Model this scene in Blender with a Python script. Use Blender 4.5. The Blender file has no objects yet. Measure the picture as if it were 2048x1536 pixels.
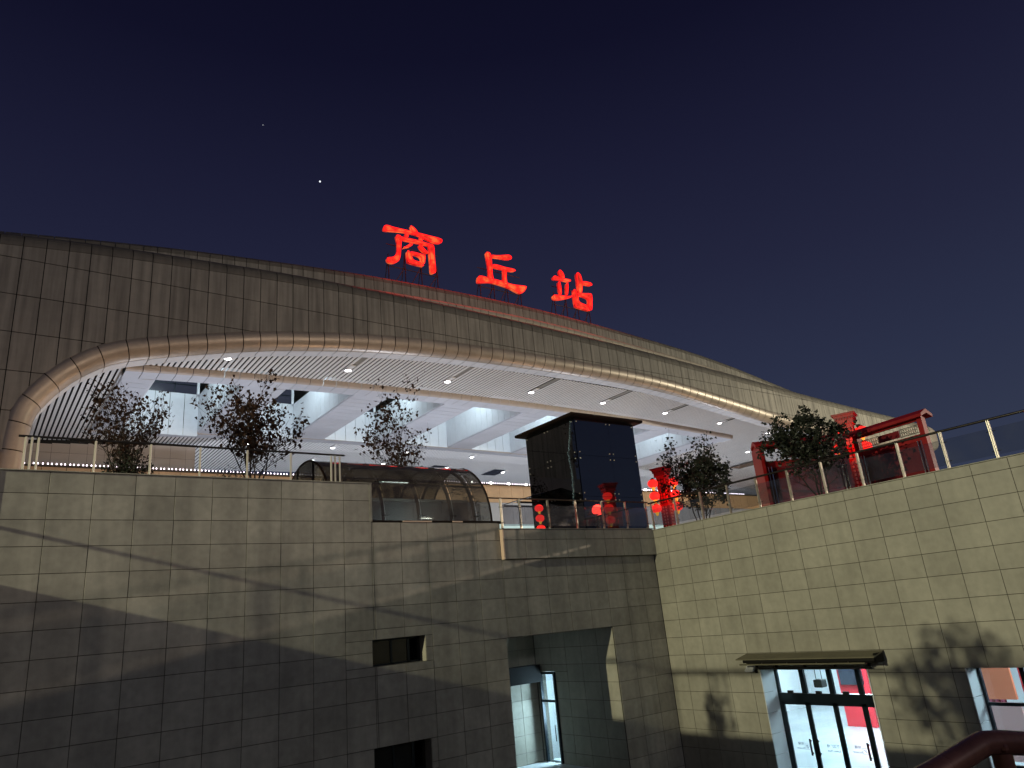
import bpy, math, random
from mathutils import Vector, Matrix, noise
random.seed(7)
C = bpy.context.scene.collection
H = 5.4                      # eye level above the sunken floor; geometry below is written relative to eye level and lifted at the end

# ------------------------------------------------------------------ camera
cam_d = bpy.data.cameras.new('camera'); cam = bpy.data.objects.new('camera', cam_d); C.objects.link(cam)
cam_d.sensor_width = 36; cam_d.lens = 36*1435.57/2048; cam_d.clip_start = .05; cam_d.clip_end = 4000
YAW, PITCH, ROLL = .655258, .31952, -.094393
fw = Vector((math.sin(YAW)*math.cos(PITCH), math.cos(YAW)*math.cos(PITCH), math.sin(PITCH)))
rt = Vector((math.cos(YAW), -math.sin(YAW), 0)); up = rt.cross(fw)
r2 = rt*math.cos(ROLL)+up*math.sin(ROLL); u2 = up*math.cos(ROLL)-rt*math.sin(ROLL)
cam.matrix_world = Matrix(((r2.x, u2.x, -fw.x, 0), (r2.y, u2.y, -fw.y, 0), (r2.z, u2.z, -fw.z, 0), (0, 0, 0, 1)))
sc = bpy.context.scene; sc.camera = cam
sc.view_settings.view_transform = 'Standard'; sc.view_settings.look = 'None'
sc.view_settings.exposure = 0; sc.view_settings.gamma = 1; sc.view_settings.use_curve_mapping = False
sc.cycles.use_denoising = True; sc.cycles.max_bounces = 8; sc.cycles.transparent_max_bounces = 24
sc.cycles.sample_clamp_indirect = 4; sc.cycles.caustics_reflective = False; sc.cycles.caustics_refractive = False

# ------------------------------------------------------------------ night sky
w = bpy.data.worlds.new('World'); sc.world = w; w.use_nodes = True
nt = w.node_tree; bg = nt.nodes['Background']
tc = nt.nodes.new('ShaderNodeTexCoord'); sx = nt.nodes.new('ShaderNodeSeparateXYZ'); cr = nt.nodes.new('ShaderNodeValToRGB')
nt.links.new(tc.outputs['Generated'], sx.inputs[0]); nt.links.new(sx.outputs['Z'], cr.inputs[0]); nt.links.new(cr.outputs[0], bg.inputs[0])
els = cr.color_ramp.elements
els[0].position = 0; els[0].color = (.034, .046, .080, 1)
els[1].position = .9; els[1].color = (.0016, .0018, .0075, 1)
for ps, cl in ((.14, (.0325, .0415, .076)), (.28, (.0235, .0295, .063)), (.42, (.0165, .0188, .046)), (.56, (.0105, .0113, .0325)), (.68, (.0054, .0056, .0195))):
    e = els.new(ps); e.color = cl+(1,)
bg.inputs[1].default_value = 1.0

# ------------------------------------------------------------------ lamps of the place (floodlights, street lamps) and added fill for court and canopy
def lamp(name, kind, loc, power, color, radius=.2, target=None, size=None, spot=None, blend=.3):
    d = bpy.data.lights.new(name, kind); o = bpy.data.objects.new(name, d); C.objects.link(o)
    d.energy = power; d.color = color; o.location = loc
    if kind == 'AREA':
        d.shape = 'DISK'; d.size = size or 1
    else: d.shadow_soft_size = radius
    if kind == 'SPOT': d.spot_size = math.radians(spot); d.spot_blend = blend
    if target is not None: o.rotation_euler = (Vector(target)-Vector(loc)).to_track_quat('-Z', 'Y').to_euler()
    return o
lamp('rear_fill_light', 'POINT', (6, -34, 10), 5200, (.92, .93, 1), 1.2)  # fill lamp added behind the camera to lift the dark court walls
YEL = (1, .90, .58); ORG = (1, .62, .34); WHT = (.77, .85, 1); CYN = (.74, .93, 1)
lamp('plaza_floodlight', 'SPOT', (-31, 13.9, 10.95), 45000, (1, .95, .64), .16, (20.9, 12, 0), spot=50)
lamp('garden_lamp', 'SPOT', (45, -14, 7.13), 16500, (1, .81, .63), .2, (14, 24, 5), spot=110, blend=.6)
lamp('mast_floodlight', 'SPOT', (118, 4, 15), 88000, (1, .93, .70), .6, (95, 50, 24), spot=110, blend=.8)
for x_ in (6, 30, 54, 78): lamp('street_lamp', 'POINT', (x_, 48.2, 5.0), 1150, ORG, .3)
for y_, pw in ((66, 1300), (90, 1150)):
    for x_ in (14, 40, 66, 92): lamp('canopy_fill_light', 'AREA', (x_, y_, 3.3), pw*(1.55 if y_ < 80 else 2.0), WHT, target=(x_, y_+.01, 30), size=3)  # hidden fill added in place of downlight bouncing off the floor

# ------------------------------------------------------------------ materials
def mat(name, base, rough=.6, metal=0, spec=.5, var=.0, noise_s=0, noise_a=0, streak=0, bump=0, bump_s=60, emit=None, estr=0, col2=None):
    m = bpy.data.materials.new(name); m.use_nodes = True; n = m.node_tree.nodes; L = m.node_tree.links
    b = n['Principled BSDF']; b.inputs['Base Color'].default_value = (*base, 1); b.inputs['Roughness'].default_value = rough
    b.inputs['Metallic'].default_value = metal; b.inputs['Specular IOR Level'].default_value = spec
    geo = n.new('ShaderNodeNewGeometry'); cur = None
    def mul(prev, facsock):
        mx = n.new('ShaderNodeMix'); mx.data_type = 'RGBA'; mx.blend_type = 'MULTIPLY'; mx.inputs[0].default_value = 1
        if prev is None: mx.inputs[6].default_value = (*base, 1)
        else: L.new(prev, mx.inputs[6])
        L.new(facsock, mx.inputs[7]); return mx.outputs[2]
    if noise_a:
        for k, (s_, a_) in enumerate(((noise_s, noise_a), (noise_s*7, noise_a*.6))):
            t = n.new('ShaderNodeTexNoise'); t.inputs['Scale'].default_value = s_; t.inputs['Detail'].default_value = 5
            L.new(geo.outputs['Position'], t.inputs['Vector'])
            mr = n.new('ShaderNodeMapRange'); mr.inputs[1].default_value = .3; mr.inputs[2].default_value = .7
            mr.inputs[3].default_value = 1-a_; mr.inputs[4].default_value = 1+a_*.5; L.new(t.outputs[0], mr.inputs[0]); cur = mul(cur, mr.outputs[0])
            if k == 0:
                ra = n.new('ShaderNodeMapRange'); ra.inputs[3].default_value = max(.02, rough-.12); ra.inputs[4].default_value = min(1, rough+.12)
                L.new(t.outputs[0], ra.inputs[0]); L.new(ra.outputs[0], b.inputs['Roughness'])
    if streak:
        mp = n.new('ShaderNodeMapping'); mp.inputs['Scale'].default_value = (2.6, 2.6, .16); L.new(geo.outputs['Position'], mp.inputs[0])
        t = n.new('ShaderNodeTexNoise'); t.inputs['Scale'].default_value = 1; t.inputs['Detail'].default_value = 6; L.new(mp.outputs[0], t.inputs['Vector'])
        mr = n.new('ShaderNodeMapRange'); mr.inputs[1].default_value = .38; mr.inputs[2].default_value = .66; mr.inputs[3].default_value = 1+streak*.35; mr.inputs[4].default_value = 1-streak
        L.new(t.outputs[0], mr.inputs[0]); cur = mul(cur, mr.outputs[0])
    if var:
        oi = n.new('ShaderNodeObjectInfo'); mr = n.new('ShaderNodeMapRange'); mr.inputs[3].default_value = 1-var; mr.inputs[4].default_value = 1+var
        L.new(oi.outputs['Random'], mr.inputs[0]); cur = mul(cur, mr.outputs[0])
    if cur is not None: L.new(cur, b.inputs['Base Color'])
    if bump:
        t = n.new('ShaderNodeTexNoise'); t.inputs['Scale'].default_value = bump_s; t.inputs['Detail'].default_value = 4; L.new(geo.outputs['Position'], t.inputs['Vector'])
        bp = n.new('ShaderNodeBump'); bp.inputs['Strength'].default_value = bump; bp.inputs['Distance'].default_value = .01; L.new(t.outputs[0], bp.inputs['Height']); L.new(bp.outputs[0], b.inputs['Normal'])
    if emit: b.inputs['Emission Color'].default_value = (*emit, 1); b.inputs['Emission Strength'].default_value = estr
    return m
def glass(name, tint, body, body_f, rough=.03, gloss=.08, dirt=0, fres=1.0):
    """thin pane: part clear, part tinted body (dust, interlayer), with a mirror reflection on top"""
    m = bpy.data.materials.new(name); m.use_nodes = True; n = m.node_tree.nodes; L = m.node_tree.links
    n.remove(n['Principled BSDF']); out = n['Material Output']
    tr = n.new('ShaderNodeBsdfTransparent'); tr.inputs[0].default_value = (*tint, 1)
    df = n.new('ShaderNodeBsdfDiffuse'); df.inputs[0].default_value = (*body, 1)
    gl = n.new('ShaderNodeBsdfGlossy'); gl.inputs['Roughness'].default_value = rough; gl.inputs[0].default_value = (1, 1, 1, 1)
    m1 = n.new('ShaderNodeMixShader'); m1.inputs[0].default_value = body_f; L.new(tr.outputs[0], m1.inputs[1]); L.new(df.outputs[0], m1.inputs[2])
    if dirt:
        geo = n.new('ShaderNodeNewGeometry'); t = n.new('ShaderNodeTexNoise'); t.inputs['Scale'].default_value = 1.7; t.inputs['Detail'].default_value = 6
        L.new(geo.outputs['Position'], t.inputs['Vector']); mr = n.new('ShaderNodeMapRange'); mr.inputs[1].default_value = .3; mr.inputs[2].default_value = .75
        mr.inputs[3].default_value = max(0, body_f-dirt); mr.inputs[4].default_value = body_f+dirt; L.new(t.outputs[0], mr.inputs[0]); L.new(mr.outputs[0], m1.inputs[0])
    lw = n.new('ShaderNodeLayerWeight'); lw.inputs[0].default_value = .25
    ad = n.new('ShaderNodeMath'); ad.operation = 'ADD'; ad.use_clamp = True; ad.inputs[1].default_value = gloss-.02; fm_ = n.new('ShaderNodeMath'); fm_.operation = 'MULTIPLY'; fm_.inputs[1].default_value = fres; L.new(lw.outputs['Fresnel'], fm_.inputs[0]); L.new(fm_.outputs[0], ad.inputs[0])
    m2 = n.new('ShaderNodeMixShader'); L.new(ad.outputs[0], m2.inputs[0]); L.new(m1.outputs[0], m2.inputs[1]); L.new(gl.outputs[0], m2.inputs[2]); L.new(m2.outputs[0], out.inputs[0])
    return m
def glow(name, col, s, sample=True):
    m = mat(name, (.05, .05, .05), emit=col, estr=s)
    if not sample: m.cycles.emission_sampling = 'NONE'
    return m
M = dict(
 tile=mat('stone_tile', (.41, .39, .335), .62, var=.10, noise_s=.8, noise_a=.22, bump=.15, bump_s=40, streak=.16),
 tile_b=mat('stone_tile_pale', (.43, .41, .335), .6, var=.07, noise_s=.8, noise_a=.16, bump=.12, bump_s=40, streak=.10),
 joint=mat('joint', (.075, .068, .052), .9),
 concrete=mat('concrete', (.22, .21, .19), .8, noise_s=1.3, noise_a=.25),
 metal=mat('roof_metal', (.43, .395, .335), .5, metal=.15, var=.035, noise_s=.35, noise_a=.10, streak=.30),
 lip=mat('lip_metal', (.52, .44, .365), .38, metal=.25, var=.05, noise_s=.5, noise_a=.12),
 roll=mat('crest_roll_metal', (.66, .58, .46), .42, metal=.2, var=.05),
 cap=mat('cap_metal', (.28, .255, .21), .45, metal=.2, var=.05, noise_s=.5, noise_a=.14, streak=.15),
 gap=mat('panel_gap', (.012, .010, .008), .9),
 slat=mat('white_slat', (.82, .79, .76), .34, var=.02),
 trim=mat('tan_trim', (.52, .44, .38), .5, var=.03),
 white=mat('white_panel', (.72, .74, .78), .5, var=.03, noise_s=.4, noise_a=.06),
 beam=mat('grey_panel', (.60, .61, .66), .5, var=.03, noise_s=.4, noise_a=.06),
 dark=mat('void', (.006, .006, .007), .9),
 duskglass=mat('sky_glow_glass', (.02, .022, .03), .15, emit=(.03, .033, .055), estr=.6),  # faint blue emission painted in for night sky seen through the panes
 orange=mat('orange_wall_panel', (.55, .33, .17), .6, var=.04, noise_s=.4, noise_a=.12),
 facade=mat('grey_facade_panel', (.30, .29, .30), .4, var=.08),
 steel=mat('polished_steel', (.80, .75, .62), .30, metal=.55),
 rail=mat('dark_rail', (.03, .024, .02), .35, metal=.3),
 brownrail=mat('bronze_rail', (.16, .11, .08), .35, metal=.5),
 black=mat('black_steel', (.014, .014, .015), .55, spec=.15),
 bars=mat('sign_frame_steel', (.05, .045, .04), .6, metal=.4),
 brown=mat('brown_fascia', (.014, .008, .006), .6, spec=.08),
 red=mat('red_paint', (.34, .009, .011), .42, var=.06, noise_s=1.5, noise_a=.10),
 darkred=mat('dark_red_board', (.20, .010, .015), .35, noise_s=1.2, noise_a=.15),
 gold=mat('gold_fringe', (.8, .5, .08), .5, emit=(1, .55, .05), estr=.7),
 chrome=mat('chrome_post', (.75, .70, .66), .16, metal=1),
 bark=mat('bark', (.05, .036, .027), .9, noise_s=8, noise_a=.3),
 leafb=mat('dry_leaf', (.050, .022, .012), .75, spec=.2, noise_s=6, noise_a=.45),
 leafg=mat('evergreen_leaf', (.030, .038, .022), .5, noise_s=5, noise_a=.45),
 soil=mat('soil', (.05, .04, .03), .95),
 paving=mat('plaza_paving', (.30, .29, .28), .5, noise_s=.6, noise_a=.2),
 roof=mat('roof_sheet', (.18, .17, .16), .6, noise_s=.5, noise_a=.2),
 aluframe=mat('dark_frame', (.010, .018, .026), .3, metal=.4),
 interior=mat('interior_wall', (.78, .82, .84), .5, noise_s=.5, noise_a=.05),
 gloss_floor=mat('glossy_floor', (.55, .60, .62), .12, noise_s=.8, noise_a=.08),
 redwall=mat('red_pillar', (.62, .03, .045), .4), orangep=mat('orange_board', (.80, .22, .10), .5), mauve=mat('mauve_board', (.45, .30, .38), .5), pinkp=mat('pink_board', (.62, .36, .34), .5),
 screen=mat('dark_screen', (.03, .035, .05), .2), letter=mat('door_lettering', (.02, .05, .09), .6),
 board=mat('dark_board', (.055, .05, .048), .6), awn=mat('awning_metal', (.20, .185, .125), .6, spec=.2, noise_s=2, noise_a=.2),
 awnd=mat('awning_dark', (.012, .011, .010), .7, spec=.15), handrail=mat('handrail_paint', (.20, .085, .07), .26, metal=.3, noise_s=9, noise_a=.25),
 paperp=mat('pale_strip', (.62, .5, .45), .7), mark=mat('pale_mark', (.75, .55, .42), .6), greenp=mat('lobby_glow', (.4, .5, .48), .5, emit=(.35, .50, .47), estr=.5),
 pebble=mat('snow_strip', (.35, .34, .32), .8, noise_s=9, noise_a=.5),
)
M['neon'] = glow('neon_edge', (1, .004, .006), 2.2)
M['face'] = mat('sign_face', (.5, .06, .03), .5, emit=(1, .085, .028), estr=.75)
n_ = M['face'].node_tree.nodes; t_ = n_.new('ShaderNodeTexNoise'); t_.inputs['Scale'].default_value = 1.1; t_.inputs['Detail'].default_value = 5; g_ = n_.new('ShaderNodeNewGeometry'); c_ = n_.new('ShaderNodeValToRGB')
M['face'].node_tree.links.new(g_.outputs['Position'], t_.inputs['Vector']); M['face'].node_tree.links.new(t_.outputs[0], c_.inputs[0]); M['face'].node_tree.links.new(c_.outputs[0], n_['Principled BSDF'].inputs['Emission Color'])
c_.color_ramp.elements[0].position = .36; c_.color_ramp.elements[0].color = (.42, .010, .010, 1); c_.color_ramp.elements[1].position = .66; c_.color_ramp.elements[1].color = (1, .20, .05, 1)
e_ = c_.color_ramp.elements.new(.5); e_.color = (.80, .030, .016, 1)
M['lantern'] = glow('lantern_silk', (1, .018, .014), 1.5)
M['bulb'] = glow('bulb', (1, .86, .96), 5, False)
M['spot'] = glow('lamp_disc', (1, .98, .94), 16, False)
M['star'] = glow('star_light', (.9, .95, 1), 1.3, False)
M['g_rail'] = glass('rail_glass', (.80, .82, .84), (.34, .35, .36), .03, gloss=.04, dirt=.02)
M['g_vault'] = glass('vault_glass', (.62, .64, .62), (.40, .34, .29), .19, rough=.06, gloss=.06, dirt=.10, fres=.6)
M['g_tower'] = glass('tower_glass', (.24, .28, .31), (.014, .018, .022), .25, rough=.02, gloss=.20)
M['g_milky'] = glass('milky_glass', (.80, .80, .82), (.48, .46, .47), .16, gloss=.05, dirt=.06)
M['g_door'] = glass('door_glass', (.90, .96, .98), (.6, .7, .72), .03, gloss=.04, fres=.35)
M['g_dark'] = glass('dark_window_glass', (.25, .26, .28), (.02, .02, .022), .3, gloss=.04)

# ------------------------------------------------------------------ builders
LOC = {}
class MB:
    def __init__(s): s.v = []; s.f = []
    def add(s, v, f):
        k = len(s.v); s.v += [tuple(p) for p in v]; s.f += [tuple(i+k for i in q) for q in f]; return s
    def box(s, x0, x1, y0, y1, z0, z1):
        return s.add([(x0,y0,z0),(x1,y0,z0),(x1,y1,z0),(x0,y1,z0),(x0,y0,z1),(x1,y0,z1),(x1,y1,z1),(x0,y1,z1)], [(0,3,2,1),(4,5,6,7),(0,1,5,4),(1,2,6,5),(2,3,7,6),(3,0,4,7)])
    def bbox(s, x0, x1, y0, y1, z0, z1, b=.01):
        """box with chamfered edges"""
        vs = []; 
        for z, i in ((z0, b), (z0+b, 0), (z1-b, 0), (z1, b)):
            vs += [(x0+i+(b-i)*.0, y0+i, z), (x1-i, y0+i, z), (x1-i, y1-i, z), (x0+i, y1-i, z)]
        fs = [(3,2,1,0), (12,13,14,15)]
        for k in range(3):
            for j in range(4): fs.append((4*k+j, 4*k+(j+1)%4, 4*k+4+(j+1)%4, 4*k+4+j))
        return s.add(vs, fs)
    def rbox(s, c, ax, ay, hx, hy, z0, z1):
        """box with its own horizontal axes"""
        c = Vector(c); ax = Vector(ax); ay = Vector(ay)
        q = [c-ax*hx-ay*hy, c+ax*hx-ay*hy, c+ax*hx+ay*hy, c-ax*hx+ay*hy]
        return s.add([(p.x, p.y, z0) for p in q]+[(p.x, p.y, z1) for p in q], [(0,3,2,1),(4,5,6,7),(0,1,5,4),(1,2,6,5),(2,3,7,6),(3,0,4,7)])
    def prism(s, poly, f0, f1):
        """poly in 2-D, f0/f1 map a 2-D point to the front / back 3-D point"""
        n = len(poly)
        return s.add([f0(p) for p in poly]+[f1(p) for p in poly], [tuple(range(n)), tuple(range(2*n-1, n-1, -1))]+[(i, i+n, (i+1) % n+n, (i+1) % n) for i in range(n)])
    def tube(s, pts, r, n=8, closed=False):
        pts = [Vector(p) for p in pts]; rs = r if isinstance(r, (list, tuple)) else [r]*len(pts); vs = []; m = len(pts); prev = None
        for i, p in enumerate(pts):
            a = pts[(i-1) % m] if (i or closed) else p; b = pts[(i+1) % m] if (i < m-1 or closed) else p
            t = (b-a).normalized(); ref = prev if prev is not None else (Vector((0, 0, 1)) if abs(t.z) < .9 else Vector((1, 0, 0)))
            u = (ref-t*ref.dot(t)); u = u.normalized() if u.length > 1e-6 else t.orthogonal().normalized(); prev = u; v = t.cross(u)
            for k in range(n):
                an = 2*math.pi*k/n; vs.append(p+(u*math.cos(an)+v*math.sin(an))*rs[i])
        fs = []
        for i in range(m if closed else m-1):
            for k in range(n): fs.append((i*n+k, i*n+(k+1) % n, ((i+1) % m)*n+(k+1) % n, ((i+1) % m)*n+k))
        if not closed: fs += [tuple(range(n-1, -1, -1)), tuple(range((m-1)*n, m*n))]
        return s.add(vs, fs)
    def lathe(s, c, prof, n=14):
        c = Vector(c); vs = []
        for r, z in prof:
            for k in range(n): vs.append((c.x+r*math.cos(2*math.pi*k/n), c.y+r*math.sin(2*math.pi*k/n), c.z+z))
        fs = [tuple(range(n-1, -1, -1)), tuple(range((len(prof)-1)*n, len(prof)*n))]
        for i in range(len(prof)-1):
            for k in range(n): fs.append((i*n+k, i*n+(k+1) % n, (i+1)*n+(k+1) % n, (i+1)*n+k))
        return s.add(vs, fs)
    def ball(s, c, r, n=8, m=6, sz=1):
        return s.lathe(c, [(max(.001, r*math.sin(math.pi*i/m)), -r*sz*math.cos(math.pi*i/m)) for i in range(m+1)], n)
    def grid(s, rows):
        n = len(rows[0]); vs = [p for r_ in rows for p in r_]
        return s.add(vs, [(i*n+j, i*n+j+1, (i+1)*n+j+1, (i+1)*n+j) for i in range(len(rows)-1) for j in range(n-1)])
    def shell(s, rows, back):
        """a thick curved panel: rows of front points and matching rows of back points"""
        n = len(rows[0]); m = len(rows); k = len(s.v); A = [tuple(p) for r_ in rows for p in r_]; B = [tuple(p) for r_ in back for p in r_]
        s.v += A+B; o = n*m
        for i in range(m-1):
            for j in range(n-1):
                a = k+i*n+j; s.f.append((a, a+1, a+n+1, a+n)); s.f.append((a+o, a+n+o, a+n+1+o, a+1+o))
        ring = [j for j in range(n)]+[i*n+n-1 for i in range(1, m)]+[(m-1)*n+j for j in range(n-2, -1, -1)]+[i*n for i in range(m-2, 0, -1)]
        for q in range(len(ring)):
            a, b = ring[q], ring[(q+1) % len(ring)]; s.f.append((k+a, k+a+o, k+b+o, k+b))
        return s
    def mesh(s, name, m, org=(0, 0, 0), smooth=False):
        me = bpy.data.meshes.new(name); ox, oy, oz = org
        me.from_pydata([(x-ox, y-oy, z-oz) for x, y, z in s.v], [], s.f); me.materials.append(M[m] if isinstance(m, str) else m)
        me.update()
        if smooth: me.polygons.foreach_set('use_smooth', [True]*len(me.polygons)); me.set_sharp_from_angle(angle=.75)
        return me
    def build(s, name, m, parent=None, smooth=False, org=None):
        """one mesh object; its vertices are given in place, its origin at the parent's or at org"""
        P = LOC[parent.name] if parent is not None else Vector((0, 0, 0))
        og = Vector(org) if org is not None else P
        o = bpy.data.objects.new(name, s.mesh(name, m, og, smooth)); C.objects.link(o)
        o.location = og-P
        if parent is not None: o.parent = parent
        LOC[o.name] = og; return o
def thing(name, label, cat, loc, group=None, kind=None):
    o = bpy.data.objects.new(name, None); C.objects.link(o); o.location = loc; o['label'] = label; o['category'] = cat; LOC[o.name] = Vector(loc)
    o.empty_display_size = .2
    if group: o['group'] = group
    if kind: o['kind'] = kind
    return o
def tag(o, label, cat, group=None, kind=None):
    o['label'] = label; o['category'] = cat
    if group: o['group'] = group
    if kind: o['kind'] = kind
    return o
def struct(o): o['kind'] = 'structure'; return o
def stuff(o): o['kind'] = 'stuff'; return o
def inst(name, me, parent, at):
    o = bpy.data.objects.new(name, me); C.objects.link(o); o.parent = parent; o.location = Vector(at)-LOC[parent.name]; return o
def copy_tree(o, parent=None):
    c = o.copy(); C.objects.link(c)
    if parent is not None: c.parent = parent
    for ch in list(o.children): copy_tree(ch, c)
    LOC[c.name] = LOC.get(o.name, Vector((0, 0, 0))).copy(); return c
def lerp(tab, x):
    if x <= tab[0][0]: return tab[0][1]
    for (a, b), (c, d) in zip(tab, tab[1:]):
        if x <= c: return b+(d-b)*(x-a)/(c-a)
    return tab[-1][1]
def smooth_tab(tab, n=6):
    """Catmull-Rom resampling of a table"""
    out = []
    for i in range(len(tab)-1):
        p0 = tab[max(0, i-1)]; p1 = tab[i]; p2 = tab[i+1]; p3 = tab[min(len(tab)-1, i+2)]
        for k in range(n):
            t = k/n
            out.append(tuple(.5*(2*p1[j]+(p2[j]-p0[j])*t+(2*p0[j]-5*p1[j]+4*p2[j]-p3[j])*t*t+(3*p1[j]-p0[j]-3*p2[j]+p3[j])*t**3) for j in (0, 1)))
    return out+[tab[-1]]
def subtract(rect, holes):
    todo = [rect]
    for hx0, hx1, hz0, hz1 in holes:
        nxt = []
        for x0, x1, z0, z1 in todo:
            if hx1 <= x0+1e-4 or hx0 >= x1-1e-4 or hz1 <= z0+1e-4 or hz0 >= z1-1e-4: nxt.append((x0, x1, z0, z1)); continue
            if hz1 < z1: nxt.append((x0, x1, hz1, z1))
            if hz0 > z0: nxt.append((x0, x1, z0, hz0))
            a, b = max(z0, hz0), min(z1, hz1)
            if hx0 > x0: nxt.append((x0, hx0, a, b))
            if hx1 < x1: nxt.append((hx1, x1, a, b))
        todo = nxt
    return [r for r in todo if r[1]-r[0] > .03 and r[3]-r[2] > .03]
def visible(pt):
    d = Vector(pt); z = d.dot(fw)
    if z < .1: return False
    x = 1024+1435.57*d.dot(r2)/z; y = 768-1435.57*d.dot(u2)/z
    return -60 < x < 2110 and -60 < y < 1600
TILE_CACHE = {}
def tiles(parent, us, zs, top, holes, put, m, gap=.0065, th=.012):
    """clad a wall: us / zs are the joint lines, put(u, z, depth) maps to 3-D; one object per tile that can be seen, the rest joined"""
    rest = MB(); org0 = LOC[parent.name]
    for a, b in zip(us, us[1:]):
        for c, d in zip(zs, zs[1:]):
            d = min(d, top((a+b)/2))
            if d-c < .03: continue
            for x0, x1, z0, z1 in subtract((a, b, c, d), holes):
                x0 += gap; x1 -= gap; z0 += gap; z1 -= gap; h = random.uniform(-.002, .002); c4 = []
                tl = [random.uniform(-.0018, .0018) for _ in range(4)]
                pts = [(x0, z0), (x1, z0), (x1, z1), (x0, z1)]; bv = .003
                inn = [(x0+bv, z0+bv), (x1-bv, z0+bv), (x1-bv, z1-bv), (x0+bv, z1-bv)]
                V = [put(u, z, .002) for u, z in pts]+[put(u, z, th-.003+h+t) for (u, z), t in zip(pts, tl)]+[put(u, z, th+h+t) for (u, z), t in zip(inn, tl)]
                F = [(0,1,5,4),(1,2,6,5),(2,3,7,6),(3,0,4,7),(4,5,9,8),(5,6,10,9),(6,7,11,10),(7,4,8,11),(8,9,10,11)]
                ctr = put((x0+x1)/2, (z0+z1)/2, th)
                if any(visible(q) for q in V[8:12]): MB().add(V, F).build('tile', m, parent, org=ctr)
                else: rest.add(V, F)
    if rest.v: stuff(rest.build('tile_backdrop', m, parent))

YA, XB, FL, PZ = 19.436, 20.94, -5.4, 2.75       # front wall plane, side wall plane, sunken floor, plaza level
ZROWS = [3.763-.601*i for i in range(-1, 17)][::-1]
ZROWS = [FL-.2]+[z for z in ZROWS if z > FL+.05]
XCOLS = [.27]+[.331+.9*i for i in range(1, 23)]+[XB]

# ------------------------------------------------------------------ ground
g = MB(); X0 = -3.2; YB_ = -16
g.box(X0-400, X0-.4, -400, 600, PZ-.5, PZ); g.box(XB+.5, XB+600, -400, 600, PZ-.5, PZ); g.box(X0-.4, XB+.5, YA+5.2, 600, PZ-.5, PZ); g.box(X0-.4, XB+.5, -400, YB_, PZ-.5, PZ)
g.box(13.0, XB+.5, YA+.6, YA+5.2, PZ-.5, PZ-.002)
struct(g.build('plaza_pavement', 'paving'))
struct(MB().box(X0-.4, XB+12, YB_, YA+6, FL-.3, FL).build('sunken_floor', 'concrete'))

# ------------------------------------------------------------------ front retaining wall (with windows and the tall left block)
WIN1 = (9.22, 10.90, -.82, -.12); WIN2 = (9.19, 10.92, -3.62, -2.845); REC = (13.77, 18.345, FL-.3, -.45)
wa = thing('retaining_wall', 'long dark tiled retaining wall with two small windows, facing across the sunken court', 'wall', (10, YA, FL))
def topA(x): return 4.27 if x < 9.28 else 3.14 if x < 13.87 else 1.96
core = MB(); Y1_ = YA+.55
for x0, x1, t in ((.27, 9.28, 4.265), (9.28, 13.87, 3.13), (13.87, XB+.5, 2.83)):
    for r_ in subtract((x0, x1, FL, t), [WIN1, WIN2, REC]): core.box(r_[0], r_[1], YA, Y1_, r_[2], r_[3])
core.box(.27, 9.28, Y1_, Y1_+4.2, FL, 4.15)
core.build('wall_core', 'joint', wa)
# outer end face of the tall block
MB().box(.245, .27, YA-.03, Y1_+4.2, FL, 4.27).build('end_slab', 'tile', wa)
cx = XCOLS[:]; i9 = [i for i, x in enumerate(cx) if x > 9.28][0]
holesA = [WIN1, WIN2, REC]
tiles(wa, [x for x in cx if x < 9.25]+[9.28], ZROWS+[4.27], lambda x: 4.27, holesA, lambda u, z, d: (u, YA-d, z), 'tile')
tiles(wa, [9.28]+[x for x in cx if 9.3 < x < 13.9]+[13.87], ZROWS, lambda x: 3.14, holesA, lambda u, z, d: (u, YA-d, z), 'tile')
tiles(wa, [13.87]+[x for x in cx if 13.95 < x], ZROWS, lambda x: 1.962, holesA, lambda u, z, d: (u, YA-d, z), 'tile')
MB().bbox(.22, 9.32, YA-.045, YA+.5, 4.272, 4.30, .006).build('coping', 'tile', wa)
MB().bbox(9.24, 9.31, YA-.033, YA+2.6, 3.15, 4.27, .006).build('end_slab', 'tile', wa)
for hx0, hx1, hz0, hz1 in (WIN1, WIN2):
    wn = MB().box(hx0+.05, hx0+.10, YA+.36, YA+.42, hz0, hz1).box(hx1-.42, hx1-.34, YA+.36, YA+.42, hz0, hz1).box(hx0+.72, hx0+.78, YA+.36, YA+.42, hz0, hz1).box(hx0, hx1, YA+.36, YA+.42, hz0, hz0+.05).box(hx0, hx1, YA+.36, YA+.42, hz1-.05, hz1).build('window', 'aluframe', wa)
    for a_, b_ in ((hx0+.10, hx0+.72), (hx0+.78, hx1-.42)): MB().box(a_, b_, YA+.385, YA+.395, hz0+.05, hz1-.05).build('pane', 'g_dark', wn)
    MB().box(hx0-.3, hx1+.3, YA+1.6, YA+1.65, hz0-.3, hz1+.3).box(hx0-.3, hx0-.2, YA+.553, YA+1.6, hz0-.3, hz1+.3).box(hx1+.2, hx1+.3, YA+.553, YA+1.6, hz0-.3, hz1+.3).box(hx0-.2, hx1+.2, YA+.553, YA+1.6, hz1+.2, hz1+.3).box(hx0-.2, hx1+.2, YA+.553, YA+1.6, hz0-.3, hz0-.2).build('dark_room', 'board', wn)
    MB().box(hx0, hx1, YA, YA+.55, hz0-.02, hz0+.004).build('sill', 'concrete', wn)
    MB().box(hx1-.004, hx1+.02, YA, YA+.36, hz0, hz1).build('reveal', 'tile_b', wn)

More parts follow.
